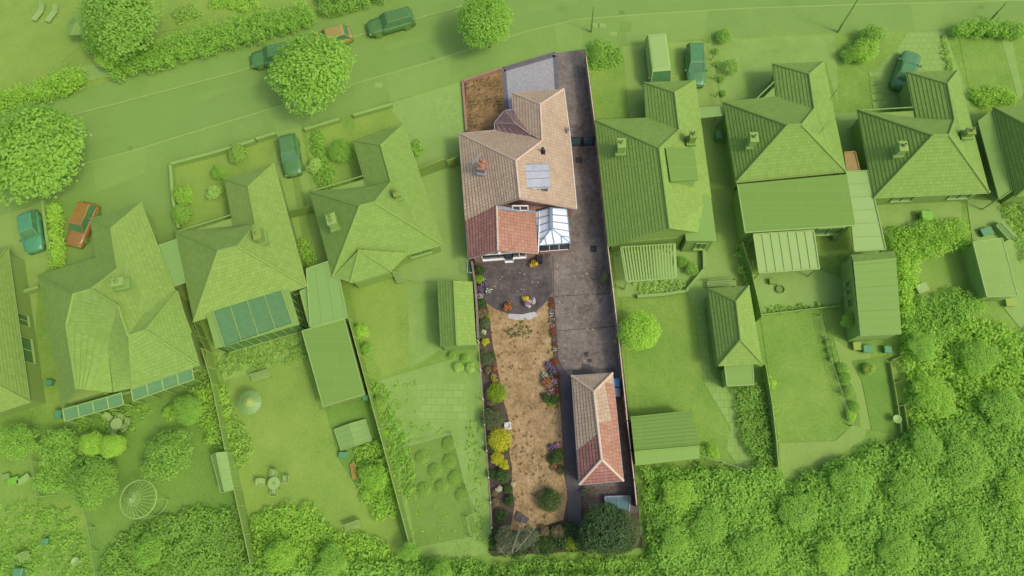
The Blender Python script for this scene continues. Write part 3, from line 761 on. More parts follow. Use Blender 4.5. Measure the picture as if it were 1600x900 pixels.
# --- neighbouring houses (green)
def LH(name, label, main, wing, mr, wr, mats, wz=4.1, mz=6.0, wins=(), extra=(), xr=(), gab=(), drop=None, wall='brick_pale', gut=None):
    """L-shaped hipped bungalow. main: TL, notch(left foot of wing), BRight, BLeft ; wing: TL, TR ; mr: main ridge 2 pts ; wr: wing ridge 2 pts"""
    TL_, NO, BR_, BL_ = main; wl, wt = wing; a, b = mr; c_, d_ = wr
    e = 2.6
    dl = (NO[0]-wl[0], NO[1]-wl[1]); NO2 = (NO[0]+dl[0]*.35, NO[1]+dl[1]*.35)
    f = [(mats[0], [(*TL_,e),(*NO2,e),(*d_,wz),(*b,mz),(*a,mz)]), (mats[0], [(*wl,e),(*wt,e),(*c_,wz)]),
         (mats[1], [(*wt,e),(*BR_,e),(*b,mz),(*d_,wz),(*c_,wz)]), (mats[3], [(*wl,e),(*c_,wz),(*d_,wz),(*NO2,e)]),
         (mats[3], [(*TL_,e),(*a,mz),(*BL_,e)])]
    f += [(mats[2], [(*BR_,e),(*BL_,e),(*a,mz),(*b,mz)])] if not extra else list(extra)
    R = [[(*a,mz),(*b,mz)], [(*TL_,e),(*a,mz)], [(*b,mz),(*d_,wz)], [(*c_,wz),(*d_,wz)], [(*c_,wz),(*wl,e)], [(*c_,wz),(*wt,e)]]
    R += [[(*b,mz),(*BR_,e)], [(*a,mz),(*BL_,e)]] if not extra else list(xr)
    return house(name, label, 'house', [TL_, NO, wl, wt, BR_, BL_], e, f, ridges=R, windows=wins, gables=gab, wall=wall, gut=gut)
h2 = LH('bungalow', 'pale tiled bungalow with one skylight and a solar-dark glazed rear extension', [(274,362),(361,335),(479,447),(303,502)], [(351,280),(427.5,256)], [(341,392),(371,385)], [((388,292)),((399,349))], ['tile_light']*4, wins=[(4,.05,.3,.9,2.2)])
mb = MB(); q = P3((352,403,4.6),(374,397,4.6),(383,423,3.7),(360,428,3.7)); mb.prism([p+up*.12 for p in q], [p-up*.2 for p in q]); fr = mb.build('skylight', M('grey'), h2)
cq = sum(q, Vector())/4; mb = MB(); mb.prism([cq+(p-cq)*.82+up*.15 for p in q], [cq+(p-cq)*.82 for p in q]); mb.build('pane', M('glass_teal'), fr)
chimney(h2, 411, 374, 4.2, 5.5, (.6,.9), 1, True, .3)
h3 = LH('bungalow', 'dark tiled hipped bungalow with small hipped rear bay, next to the yellow lawns', [(484,299),(567,274),(691,382),(520,432)], [(552,220),(630,195)], [(562,322),(585,316)], [(595,227),(611,284)], ['tile_mid','tile_mid','tile_dark','tile_dark'], mz=6.2,
   wins=[(4,.08,.30,1.0,2.2)])
chimney(h3, 525, 352, 4.0, 5.4, (.7,.9), 2, True, .3, 'render'); chimney(h3, 623, 308, 4.3, 5.3, (.5,.6), 1, True, .3)
mb = MB()
for f in ([(561,390,4.2),(547,441,E),(520,432,E)], [(561,390,4.2),(612,423,E),(552,443,E),(547,441,E)], [(561,390,4.2),(640,395,E+.3),(612,423,E)]): roof_face(mb, P3(*f))
mb.build('bay_roof', M('tile_mid'), h3)
mb = MB(); mb.tube(P3((561,390,4.25),(547,442,E)), .09, 6); mb.tube(P3((561,390,4.25),(612,424,E)), .09, 6); mb.build('ridge_tiles', M('ridge_dull'), h3)
mb = MB(); q = P3((556,440,2.4),(608,424,2.4)); mb.bar(q[0], q[1], .1, .5); 
mb.build('fascia', M('white'), h3)
mb = MB(); q = [Vector((p.x, p.y, 0)) for p in P3((550,438,2.5),(606,420,2.5),(600,405,2.5),(545,420,2.5))]; mb.slab(q, 0, 2.3); mb.build('wall', M('brick_pale'), h3)

# H1, the rambling roof on the left
e = 2.6
h1 = house('bungalow', 'rambling brown roofed bungalow with two white framed rear bays', 'house',
  [(60,431),(150,402),(141,342),(221,317),(246,440),(277,455),(311,571),(205,606),(97,638)], e,
  [('tile_dark', [(60,431,e),(166,397,e),(184,420,4.2),(142,452,5.7),(115,460,5.7)]),
   ('tile_mid', [(141,342,e),(221,317,e),(174,357,4.2)]),
   ('tile_light', [(221,317,e),(250,456,e),(300,520,e),(200,525,5.2),(185,478,5.7),(142,452,5.7),(184,420,4.2),(174,357,4.2)]),
   ('tile_mid', [(141,342,e),(174,357,4.2),(184,420,4.2),(152,412,e)]),
   ('tile_dark', [(60,431,e),(115,460,5.7),(104,507,4.9),(120,608,4.7),(97,638,e)]),
   ('tile_mid', [(115,460,5.7),(142,452,5.7),(185,478,5.7),(168,540,4.0),(104,507,4.9)]),
   ('tile_mid', [(104,507,4.9),(168,540,4.0),(176,613,e),(120,608,4.7)]),
   ('tile_dark', [(185,478,5.7),(200,525,5.2),(205,607,e),(178,613,e),(168,540,4.0)]),
   ('tile_mid', [(227,516,4.9),(277,455,e),(311,571,e)]),
   ('tile_mid', [(200,525,5.2),(227,516,4.9),(311,571,e),(205,607,e)]),
   ('tile_dark', [(200,525,5.2),(250,456,e+.5),(277,455,e),(227,516,4.9)])],
  ridges=[[(60,431,e),(115,460,5.7)], [(115,460,5.7),(142,452,5.7)], [(142,452,5.7),(184,420,4.2)], [(184,420,4.2),(174,357,4.2)], [(174,357,4.2),(141,342,e)], [(174,357,4.2),(221,317,e)], [(142,452,5.7),(185,478,5.7)],
          [(104,507,4.9),(120,608,4.7)], [(115,460,5.7),(104,507,4.9)], [(185,478,5.7),(200,525,5.2)], [(200,525,5.2),(227,516,4.9)], [(227,516,4.9),(277,455,e)], [(227,516,4.9),(311,571,e)]], wall='brick_pale', gut=[0,1,2,3,5,8], windows=[(6,.1,.45,.8,2.2),(7,.1,.45,.8,2.2)])
chimney(h1, 194, 446, 5.0, 6.0, (.9,.6), 1, True, .2, 'render')
for (p0, p1, lab) in (((205,608),(300,575),'right'), ((98,640),(190,614),'left')):
    q = P3((p0[0],p0[1],2.5),(p1[0],p1[1],2.5)); dn = Vector((0.12,-.9,0)); mb = MB()
    for k in range(5): a = q[0].lerp(q[1], k/4); mb.bar(a, a+dn*1.0+Vector((0,0,-.35)), .08, .06); mb.bar(a+dn*1.0+Vector((0,0,-.35)), Vector((a.x, a.y, 0))+dn*1.0+Vector((0,0,.1)), .07, .07)
    mb.bar(q[0], q[1], .09, .08); mb.bar(q[0]+dn+Vector((0,0,-.35)), q[1]+dn+Vector((0,0,-.35)), .09, .08)
    fr = mb.build('bay_window', M('white'), h1); pm = MB(); pm.poly([q[0], q[1], q[1]+dn+Vector((0,0,-.4)), q[0]+dn+Vector((0,0,-.4))]); pm.build('pane', M('glass_teal'), fr)
# H0
house('bungalow', 'pale roofed bungalow cut by the left edge of the view', 'house', [(-90,415),(11.5,386),(46,628),(-60,662)], e,
  [('tile_light', [(-90,415,e),(11.5,386,e),(-30,440,5.4)]), ('tile_light', [(11.5,386,e),(46,628,e),(-12,598,5.4),(-30,440,5.4)]), ('tile_light', [(46,628,e),(-60,662,e),(-12,598,5.4)]), ('tile_light', [(-60,662,e),(-90,415,e),(-30,440,5.4),(-12,598,5.4)])],
  ridges=[[(46,628,e),(-12,598,5.4)], [(11.5,386,e),(-30,440,5.4)]], windows=[(1,.42,.50,.9,2.2),(1,.58,.75,.9,2.2)], wall='brick_pale')

# H5
z = 2.6
h5 = house('bungalow', 'mossy dark tiled bungalow with flat dormer, directly right of the long side driveway', 'house',
  [(930,188),(1010,184),(1006,129),(1086,126),(1111,309),(1072,376),(951,386)], z,
  [('tile_mid', [(930,188,z),(1024,183,z),(1061,203,4.1),(1030,232,5.8)]), ('tile_mid', [(1006,129,z),(1086,126,z),(1054,145,4.1)]),
   ('tile_light', [(1086,126,z),(1111,309,z),(1046,357,5.8),(1030,232,5.8),(1061,203,4.1),(1054,145,4.1)]),
   ('tile_mid', [(1006,129,z),(1054,145,4.1),(1061,203,4.1),(1012,196,z)]),
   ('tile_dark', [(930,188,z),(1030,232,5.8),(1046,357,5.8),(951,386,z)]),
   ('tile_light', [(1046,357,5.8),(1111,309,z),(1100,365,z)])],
  ridges=[[(930,188,z),(1030,232,5.8)], [(1030,232,5.8),(1046,357,5.8)], [(1030,232,5.8),(1061,203,4.1)], [(1061,203,4.1),(1054,145,4.1)], [(1054,145,4.1),(1006,129,z)], [(1054,145,4.1),(1086,126,z)]],
  gables=[[(951,386,z),(1046,357,5.8),(1100,372,z)]], wall='brick_pale', gut=[0,1,2,3,6])
D = P3((1040,231,5.6),(1085,231,5.5),(1091,281,5.5),(1048,284,5.6)); mb = MB(); mb.prism(D, [p-up*.15 for p in D]); dr = mb.build('dormer', M('felt'), h5)
I = inset([Vector((p.x, p.y, 0)) for p in D], .12); mb = MB(); mb.slab(I, 3, 5.4); mb.build('dormer_cheek', M('white'), dr)
D = P3((1064,297,3.4),(1111,309,3.3),(1120,377,3.1),(1072,376,3.2)); mb = MB(); mb.prism(D, [p-up*.15 for p in D]); ex = mb.build('extension_roof', M('felt_light'), h5)
I = inset([Vector((p.x, p.y, 0)) for p in D], .15); mb = MB(); mb.slab(I, 0, 3.0); mb.build('extension_wall', M('brick_pale'), ex)
add_window(h5, I[2], I[3], .2, .6, 1.0, 2.3, True, cen=sum(I, Vector())/4)
D = P3((1072,331,3.45),(1092,331,3.42),(1094,346,3.38),(1074,347,3.42)); mb = MB(); mb.prism([p+up*.08 for p in D], [p-up*.1 for p in D]); mb.build('skylight', M('poly_clear'), ex)
chimney(h5, 969, 236, 3.9, 5.3, (.6,.8), 1, True, 0, 'render'); chimney(h5, 1079, 222, 3.9, 5.2, (.5,.6), 1, True)
# striped pergola
def canopy(name, label, cat, outline, zt, mk, strips=0, axis=0, g=True, bark='white', posts=True, smk='white', dz=0, group=None, bw=.05):
    n = len(outline); zz = [zt if i < 2 else zt-dz for i in range(n)]
    q = P3(*[(x, y, zz[i]) for i, (x, y) in enumerate(outline)]); c = sum(q, Vector())/n; t = thing(name, label, cat, (c.x, c.y, GZ), group)
    mb = MB(); mb.prism(q, [p-up*.06 for p in q]); mb.build('roof_panel', M(mk, g), t)
    mb = MB()
    if strips and n == 4:
        for k in range(strips+1):
            f = k/strips
            a, b = (q[0].lerp(q[1], f), q[3].lerp(q[2], f)) if axis == 0 else (q[0].lerp(q[3], f), q[1].lerp(q[2], f))
            mb.bar(a+up*.03, b+up*.03, bw, .05)
    for i in range(n): mb.bar(q[i]+up*.0, q[(i+1) % n], .09, .14)
    mb.build('frame', M(smk, g), t)
    if posts:
        for p in q:
            pc = p+(c-p).normalized()*.12; pb = MB(); pb.bar((pc.x, pc.y, 0.0), (pc.x, pc.y, p.z-.1), .09, .09); pb.build('post', M(bark, g), t)
    return t
# slatted pergola: open gaps
q = P3((970,386,2.4),(1055,381,2.4),(1057,434,2.4),(979,440,2.4)); c = sum(q, Vector())/4
t = thing('pergola', 'white slatted pergola behind the mossy roofed bungalow', 'pergola', (c.x, c.y, GZ))
for k in range(18):
    a = q[0].lerp(q[1], (k+.5)/18); b = q[3].lerp(q[2], (k+.5)/18); mb = MB(); mb.bar(a, b, .13, .06); mb.build('slat', M('white'), t)
mb = MB()
for i in range(4): mb.bar(q[i]-up*.08, q[(i+1) % 4]-up*.08, .12, .14)
mb.build('frame', M('white'), t)
for p in q: mb = MB(); mb.bar((p.x, p.y, 0), (p.x, p.y, 2.3), .1, .1); mb.build('post', M('white'), t)

# H6
h6 = house('bungalow', 'hipped bungalow with big dark flat roofed rear extension', 'house', [(1130,160),(1182,154),(1211,126),(1207,100),(1287,96.5),(1322,268),(1150,285)], z,
  [('tile_mid', [(1130,160,z),(1182,154,z),(1225,150,z),(1272,170,4.1),(1252,195,6),(1230,196,6)]), ('tile_mid', [(1207,100,z),(1287,96.5,z),(1264,116,4.1)]),
   ('tile_mid', [(1287,96.5,z),(1322,268,z),(1252,195,6),(1272,170,4.1),(1264,116,4.1)]), ('tile_dark', [(1207,100,z),(1264,116,4.1),(1272,170,4.1),(1214,158,z)]),
   ('tile_dark', [(1130,160,z),(1230,196,6),(1150,285,z)]), ('tile_mid', [(1230,196,6),(1252,195,6),(1322,268,z),(1150,285,z)])],
  ridges=[[(1130,160,z),(1230,196,6)], [(1230,196,6),(1252,195,6)], [(1252,195,6),(1322,268,z)], [(1230,196,6),(1150,285,z)], [(1252,195,6),(1272,170,4.1)], [(1272,170,4.1),(1264,116,4.1)], [(1264,116,4.1),(1207,100,z)], [(1264,116,4.1),(1287,96.5,z)]], wall='brick_pale')
D = P3((1152,288,2.9),(1323,272,2.9),(1336.5,352,2.9),(1164,363,2.9)); mb = MB(); mb.prism(D, [p-up*.2 for p in D]); ex = mb.build('extension_roof', M('felt'), h6)
I = inset([Vector((p.x, p.y, 0)) for p in D], .15); mb = MB(); mb.slab(I, 0, 2.7); mb.build('extension_wall', M('brick_pale'), ex); add_window(h6, I[2], I[3], .05, .3, .9, 2.3, True, cen=sum(I, Vector())/4)
mb = MB(); mb.tube([D[3], D[2]], .06, 6); mb.tube([D[0], D[3]], .06, 6); mb.build('gutter', M('white'), ex)
chimney(h6, 1172, 226, 3.7, 5.0, (.6,.8), 1, True, 0, 'render'); antenna(1297, 155, 4.0, 1.5, 'thin aerial on the right slope of the flat extended bungalow', True, .3)
antenna(1280, 209, 4.3, 1.3, 'thin lower aerial on the right slope of the flat extended bungalow', True, .8)
canopy('glazed_veranda', 'pale ribbed glazed veranda joined to the dark flat extension', 'veranda', [(1177,366),(1271,360),(1280,420),(1186,427)], 2.7, 'poly_cream', 7, 0, dz=.35)
canopy('lean_to', 'long white panelled lean-to roof between two bungalows', 'lean-to', [(1322,268),(1356,267),(1384,390),(1335,393)], 2.5, 'white', 6, 1, smk='offwhite', bw=.04)
canopy('side_gate_roof', 'small salmon pink roof over the passage beside the white lean-to', 'canopy', [(1319,238),(1336,237),(1343,266),(1323,267)], 2.3, 'pink_clay', smk='pink_clay')
# H7
h7 = LH('bungalow', 'dark hipped bungalow with the teal saloon parked at its front', [(1340,172),(1427,167),(1546,301),(1366,309)], [(1416,112.5),(1496,111)], [(1457,212),(1482,211)], [(1480,131),(1491,187)], ['tile_mid','tile_mid','tile_mid','tile_dark'], wins=[(4,.05,.25,1,2.2),(4,.6,.8,1,2.2)])
chimney(h7, 1401, 239, 4.2, 5.4, (.6,.8), 1, True, 0, 'render'); chimney(h7, 1508, 213, 4.3, 5.2, (.6,.5), 1, True); antenna(1502, 214, 5, 1.2, 'bent aerial by the right chimney of the dark hipped bungalow')
# H8
house('bungalow', 'dark tiled bungalow cut by the right edge of the view', 'house', [(1552,168),(1700,160),(1730,300),(1588,306)], z,
  [('tile_dark', [(1552,168,z),(1640,215,5.6),(1650,255,5.6),(1588,306,z)]), ('tile_mid', [(1552,168,z),(1700,160,z),(1640,215,5.6)]), ('tile_mid', [(1588,306,z),(1730,300,z),(1650,255,5.6)]), ('tile_mid', [(1700,160,z),(1730,300,z),(1650,255,5.6),(1640,215,5.6)])],
  ridges=[[(1552,168,z),(1640,215,5.6)], [(1588,306,z),(1650,255,5.6)], [(1640,215,5.6),(1650,255,5.6)]], wall='brick_pale')
canopy('side_canopy', 'pale green sloping canopy along the far right bungalow', 'canopy', [(1528,190),(1550,173),(1581,298),(1561,312)], 2.5, 'felt_light', smk='felt_light', bark='offwhite')
canopy('carport', 'clear sheeted carport between the two leftmost whole bungalows', 'carport', [(236,388),(277,374),(290,441),(247,456)], 2.5, 'poly_clear', 2, 1)
canopy('glazed_passage', 'clear panelled roof over the passage between the skylit and dark bungalows', 'canopy', [(479,420),(524,405),(543,496),(485,511)], 2.5, 'poly_clear', 3, 0)
canopy('side_porch_roof', 'narrow clear panelled roof left of the larger clear passage roof', 'canopy', [(469,455),(481,450),(492,508),(484,511)], 2.3, 'poly_clear', 2, 1)
canopy('front_porch_canopy', 'small clear canopy beside the parked teal car', 'canopy', [(1092,170),(1127,167),(1130,180),(1094,184)], 2.3, 'poly_clear')
# skylit bungalow's rear glazed room
q = [(318,478),(447,437),(468,507),(337,545)]
gz = glazed('glazed_extension', 'blue grey rear room with four dark roof panes', 'conservatory', q, 2.8, [[(x, y, 2.8) for x, y in q]], [], True, 'felt_light', 'white', 'brick_pale', True)
a, b, c_, d_ = [P(x, y, 2.86) for x, y in ((333,486),(440,454),(457,504),(351,541))]
for k in range(4):
    q_ = [a.lerp(b, k/4+.01), a.lerp(b, (k+1)/4-.01), d_.lerp(c_, (k+1)/4-.01), d_.lerp(c_, k/4+.01)]
    mb = MB(); mb.prism([p+up*.03 for p in q_], [p-up*.04 for p in q_]); mb.build('roof_pane', M('glass_teal'), gz)
mb = MB()
for k in range(5): mb.bar(a.lerp(b, k/4)+up*.04, d_.lerp(c_, k/4)+up*.04, .07, .06)
mb.bar(d_, c_, .08, .06); mb.build('glazing_bars', M('white'), gz)
# sheds & outbuildings
def flatshed(name, label, outline, zt, roof, wall, cat='shed', g=True, trim='white', thick=.12):
    q = P3(*[(x, y, zt) for x, y in outline]); c = sum(q, Vector())/len(q); t = thing(name, label, cat, (c.x, c.y, GZ))
    mb = MB(); mb.prism(q, [p-up*thick for p in q]); mb.build('roof', M(roof, g), t)
    I = inset([Vector((p.x, p.y, 0)) for p in q], .12); mb = MB(); mb.slab(I, 0, zt-thick); mb.build('wall', M(wall, g), t)
    mb = MB()
    for i in range(len(q)): mb.bar(q[i]-up*.04, q[(i+1) % len(q)]-up*.04, .07, .14)
    mb.build('fascia', M(trim, g), t)
    d0 = I[-2].lerp(I[-1], .35); d1 = I[-2].lerp(I[-1], .65); mb = MB(); mb.prism([d0+Vector((0,-.03,.0)), d1+Vector((0,-.03,0)), d1+Vector((0,-.03,1.9)), d0+Vector((0,-.03,1.9))], [d0, d1, d1+up*1.9, d0+up*1.9]); mb.build('door', M('wood', g), t)
    return t
flatshed('long_garage', 'long dark flat roofed garage with pale edging left of the tan fence', [(472,517),(538,499),(569,616),(505,635)], 2.4, 'felt', 'brick_pale', 'garage')
flatshed('garden_store', 'small square pale roofed store at the foot of the hipped garage', [(1132,571),(1176,569),(1178,601),(1136,603)], 2.0, 'felt_light', 'render')
flatshed('timber_outbuilding', 'long pale flat shed beside the rough garden at the right', [(1520,378),(1566,372),(1590,462),(1542,464)], 2.1, 'concrete', 'render')
garage('hipped_garage', 'hipped tiled garage behind the flat extended bungalow', [(1107,451),(1170,447),(1190,567),(1123,571)], [(1150,471),(1157,531)], 2.3, 3.8, ['tile_light','tile_light','tile_light','tile_mid'], True, ins=.2, wall='render')
t = house('workshop', 'white boarded workshop with grey ribbed roof and side windows', 'workshop', [(1330,399),(1398,393),(1408,521),(1344,524)], 2.7,
  [('felt_light', [(1333,409,3.2),(1400,403,3.2),(1408,521,2.8),(1344,524,2.8)]), ('tile_mid', [(1330,399,2.7),(1398,393,2.7),(1400,403,3.2),(1333,409,3.2)])],
  wall='boards', gutter='white', ins=.06, gables=[], windows=[(3,.55,.62,1,1.9,'window',0),(3,.66,.73,1,1.9,'window',0),(3,.40,.50,1,1.9,'window',0)])
def pitched(name, label, A_, B_, C_, D_, r0_, r1_, ze_, zr_, m0, m1, wall='fence_grey', g=True, cat='shed'):
    """gable roof whose ridge runs r0-r1; A,B upper side eave, C,D lower side eave"""
    return house(name, label, cat, [A_, B_, C_, D_], ze_, [(m0, [(*A_,ze_),(*B_,ze_),(*r1_,zr_),(*r0_,zr_)]), (m1, [(*r0_,zr_),(*r1_,zr_),(*C_,ze_),(*D_,ze_)])], ridges=[[(*r0_,zr_),(*r1_,zr_)]], wall=wall, g=g, ins=.15, gutter=None,
                 gables=[[(*A_,ze_),(*r0_,zr_),(*D_,ze_)], [(*B_,ze_),(*r1_,zr_),(*C_,ze_)]])
pitched('garden_shed', 'wide garden shed with dark felt and pale lower roof beyond the long fence', (985,651),(1081,641),(1093,716),(993,727),(991,706),(1093,697),2.0,2.7,'felt','felt_light')
t = house('neighbour_garage', 'narrow ribbed roof garage against the left boundary of the plot', 'garage', [(683,438),(738,440),(744,539),(688,543)], 2.3,
  [('tile_mid', [(683,438,2.3),(709,439,3.3),(714,540,3.3),(688,543,2.3)]), ('tile_light', [(709,439,3.3),(738,440,2.3),(744,539,2.3),(714,540,3.3)])], ridges=[[(709,439,3.3),(714,540,3.3)]], wall='render', ins=.15, gutter=None, gables=[[(683,438,2.3),(709,439,3.3),(738,440,2.3)], [(688,543,2.3),(714,540,3.3),(744,539,2.3)]])

# ---------------------------------------------------------------- fences and walls
def fence(label, pts, h, mk, cap=None, step=1.85, th=.05, post='fence_pale', g=True, name='garden_fence', at=None, cat='fence', pw=.10, group=None):
    """runs through the pixel points given at height `at` (ground unless told)"""
    at = GZ if at is None else at
    q = [P(x, y, at) for x, y in pts]
    for p in q: p.z = GZ
    c = q[len(q)//2]; t = thing(name, label, cat, (c.x, c.y, GZ), group); k_ = 0
    pm = MB(); pm.box((q[0].x, q[0].y, GZ+h/2), (pw, pw, h+.08)); pm.build('post', M(post, g), t)
    for a, b in zip(q, q[1:]):
        m = max(1, round((b-a).length/step))
        for k in range(m):
            p = a.lerp(b, k/m); r = a.lerp(b, (k+1)/m); mb = MB()
            mb.bar(p+up*(h/2), r+up*(h/2), th, h-.06); mb.build('panel', M(mk, g), t)
            if cap: mb = MB(); mb.bar(p+up*(h+.015), r+up*(h+.015), th+.02, .03); mb.build('capping', M(cap, g), t)
            pm = MB(); pm.box((r.x, r.y, GZ+h/2), (pw, pw, h+.1)); pm.build('post', M(post, g), t)
    return t
def railfence(label, pts, h, g=True, at=None, step=2.4, name='wire_fence', pm_='offwhite'):
    at = GZ if at is None else at
    q = [P(x, y, at) for x, y in pts]; t = thing(name, label, 'fence', (q[0].x, q[0].y, GZ))
    for a, b in zip(q, q[1:]):
        m = max(1, round((b-a).length/step))
        for k in range(m+1):
            p = a.lerp(b, k/m)
            if k == 0 and a is not q[0]: continue
            mb = MB(); mb.box((p.x, p.y, h/2), (.075, .075, h)); mb.build('post', M(pm_, g), t)
        mb = MB()
        for zz in (h*.35, h*.65, h*.96): mb.bar((a.x, a.y, zz), (b.x, b.y, zz), .015 if zz < h*.9 else .03, .015 if zz < h*.9 else .03)
        mb.build('rail', M(pm_ if g else 'ridge_brown', g), t)
    return t
def wall(label, pts, h, mk, g=True, th=.22, name='garden_wall', cap='kerb', at=None):
    q = [P(x, y, at if at is not None else h) for x, y in pts]; t = thing(name, label, 'wall', (q[0].x, q[0].y, GZ))
    mb = MB(); cp = MB()
    for a, b in zip(q, q[1:]):
        mb.bar((a.x, a.y, h/2), (b.x, b.y, h/2), th, h); cp.bar((a.x, a.y, h+.025), (b.x, b.y, h+.025), th+.05, .05)
    mb.build('brickwork', M(mk, g), t); cp.build('coping', M(cap, g), t); return t
fence('long close boarded fence with pale capping down the right side of the driveway', [(916,88),(929,188),(950,385),(966,520),(980,655)], 1.8, 'fence_tan', 'fence_pale', g=False, at=1.9)
fence('dark weathered fence with thin pale capping behind the detached garage', [(980,657),(991,750),(995,790)], 1.8, 'fence_dark', 'fence_pale', g=False, at=1.9, post='fence_dark')
railfence('white posted rail fence along the left flower border of the plot', [(747,532),(754,623),(763,746),(766,785),(768,825)], 1.2, g=False, at=1.2)
wall('grey capped low wall beside the patio on the left boundary', [(737,408),(742,440),(745,480),(747,528)], .9, 'brick_red', False, .14, cap='fence_grey')
wall('low red brick edging wall left of the brown front lawn', [(723,127),(729,204)], .35, 'brick_red', False, .16, cap='brick_red')
wall('low red brick front wall along the pavement before the brown lawn', [(723,127),(785,106)], .35, 'brick_red', False, .14, cap='brick_red')
wall('low dark kerb wall along the pavement before the block paving', [(787,106),(868,82)], .22, 'brick_red', False, .12, cap='block_edge')
# gate across the drive
a, b = P(891.5,229,.05), P(927,228,.05); t = thing('driveway_gate', 'dark double gate with glazed blue panels across the side driveway', 'gate', (a.x, a.y, GZ))
for k0, k1 in ((0,.47),(.53,1)):
    p, q = a.lerp(b, k0+.01), a.lerp(b, k1-.01); mb = MB(); mb.prism([p+up*.25, q+up*.25, q+up*1.6, p+up*1.6], [v+Vector((0,.04,0)) for v in (p+up*.25, q+up*.25, q+up*1.6, p+up*1.6)]); mb.build('gate_panel', M('glass_blue', False), t)
    mb = MB()
    for z_ in (.2, 1.65): mb.bar(p+up*z_, q+up*z_, .08, .08)
    for s_ in (p, q): mb.bar(s_+up*.15, s_+up*1.7, .08, .08)
    mb.build('gate_frame', M('black', False), t)
for k in (0, .5, 1): p = a.lerp(b, k); mb = MB(); mb.box((p.x, p.y, .9), (.14, .14, 1.8)); mb.build('post', M('black', False), t)
for (x, y, lab) in ((904.5,250,'dark square drain cover just inside the driveway gate'), (927,389,'dark square drain cover beside the conservatory on the driveway')):
    p = P(x, y, GZ+.02); mb = MB(); mb.box((p.x, p.y, GZ+.012), (.6, .62, .03)); mb.box((p.x, p.y, GZ+.03), (.5, .52, .012)); tag(mb.build('drain_cover', M('drain', False)), lab, 'drain cover')
p = P(905,263,GZ); mb = MB(); mb.box((p.x, p.y, GZ+.012), (.75, .75, .028)); tag(mb.build('drain_cover', M('drive', False)), 'pale concrete square patch below the dark drain cover by the gate', 'drain cover')

# ---------------------------------------------------------------- neighbours' ground
G('driveway', [(-60,352),(0,337),(62,318),(82,415),(60,430),(50,640),(44,640),(10,385),(-60,400)], 'tan_concrete')
G('driveway', [(98,312),(150,300),(221,290),(225,318),(152,410),(100,416)], 'asphalt')
G('driveway', [(150,301),(262,258),(276,360),(292,440),(248,456),(220,320)], 'asphalt')
G('lawn', [(270,262),(398,222),(430,214),(428,258),(351,282),(361,333),(282,356)], 'grass_yellow')
G('driveway', [(430,207),(470,198),(487,300),(520,430),(545,500),(530,500),(478,420),(428,256)], 'tan_concrete')
G('drive_strip', [(455,270),(466,267),(498,400),(508,440),(490,440),(470,360)], 'patio')
G('lawn', [(478,204),(530,188),(552,220),(566,274),(487,297)], 'grass_yellow')
G('lawn', [(552,180),(612,164),(626,193),(554,219)], 'grass_yellow')
G('driveway', [(602,163),(672,142),(722,128),(727,205),(716,208),(732,405),(740,440),(690,440),(655,440),(600,430),(690,384),(630,196)], 'concrete')
G('gravel_bed', [(679,154),(707,149),(721,198),(690,206)], 'pebbles')
G('lawn', [(545,452),(600,436),(637,436),(640,572),(598,590),(562,520)], 'grass_yellow')
G('patio', [(637,440),(682,438),(690,545),(668,560),(640,575)], 'gravel')
G('patio', [(590,595),(742,550),(752,600),(770,862),(690,880),(645,860)], 'gravel')
G('patio', [(652,602),(725,596),(731,655),(655,660)], 'flags')
G('vegetable_bed', [(622,700),(706,677),(745,830),(730,840),(650,855)], 'soil')
G('lawn', [(366,585),(472,560),(500,640),(560,640),(610,770),(640,880),(400,880),(348,620)], 'grass_yellow')
G('patio', [(335,548),(470,510),(475,560),(350,595)], 'gravel')
G('vegetable_bed', [(508,640),(570,618),(615,745),(560,765),(530,720)], 'grass_dark')
G('lawn', [(100,642),(205,610),(318,576),(370,790),(392,900),(140,900),(130,780)], 'grass_dark')
G('lawn', [(-40,665),(45,632),(58,775),(126,770),(148,905),(-60,905)], 'grass')
G('lawn', [(-300,200),(-60,130),(0,110),(100,95),(150,50),(95,-40),(-200,-60)], 'grass_yellow')
G('lawn', [(-500,180),(-60,100),(95,95),(108,100),(70,120),(-60,190),(-400,270)], 'grass_yellow')
G('lawn', [(250,-60),(560,-60),(470,20),(400,20),(252,50)], 'grass_yellow')
G('path', [(124,105),(162,97),(176,118),(135,127)], 'concrete')
G('lawn', [(917,90),(972,74),(983,182),(930,186)], 'grass')
G('driveway', [(973,72),(1110,63),(1124,160),(1131,166),(1150,285),(1164,363),(1176,425),(1172,500),(1128,470),(1125,392),(1111,309),(1086,126),(1006,129),(1010,184),(984,184)], 'tan_concrete')
G('drive_strip', [(997,80),(1006,80),(1018,184),(1008,184)], 'concrete')
G('gravel_bed', [(1112,62),(1305,54),(1312,175),(1290,97),(1207,100),(1211,126),(1184,153),(1128,159)], 'gravel')
G('passage', [(1306,177),(1340,175),(1366,309),(1358,310),(1323,268)], 'concrete')
G('lawn', [(1306,56),(1420,50),(1398,78),(1382,90),(1370,110),(1371,160),(1325,176),(1310,176)], 'grass')
G('driveway', [(1420,50),(1476,48),(1519,166),(1371,168),(1370,112),(1384,90),(1400,78)], 'slabs')
G('driveway', [(1495,167),(1519,167),(1528,180),(1560,312),(1546,312),(1510,230)], 'slabs')
G('shrub_border', [(1468,55),(1474,55),(1490,112),(1482,112)], 'soil')
G('lawn', [(1497,52),(1562,50),(1590,155),(1551,168),(1519,165)], 'grass')
G('path', [(1562,50),(1578,49),(1602,140),(1592,160)], 'concrete')
G('lawn', [(1578,49),(1700,44),(1720,155),(1602,160)], 'grass')
G('patio', [(957,392),(1072,377),(1124,377),(1150,470),(1100,480),(1073,456),(1000,463),(964,464)], 'concrete')
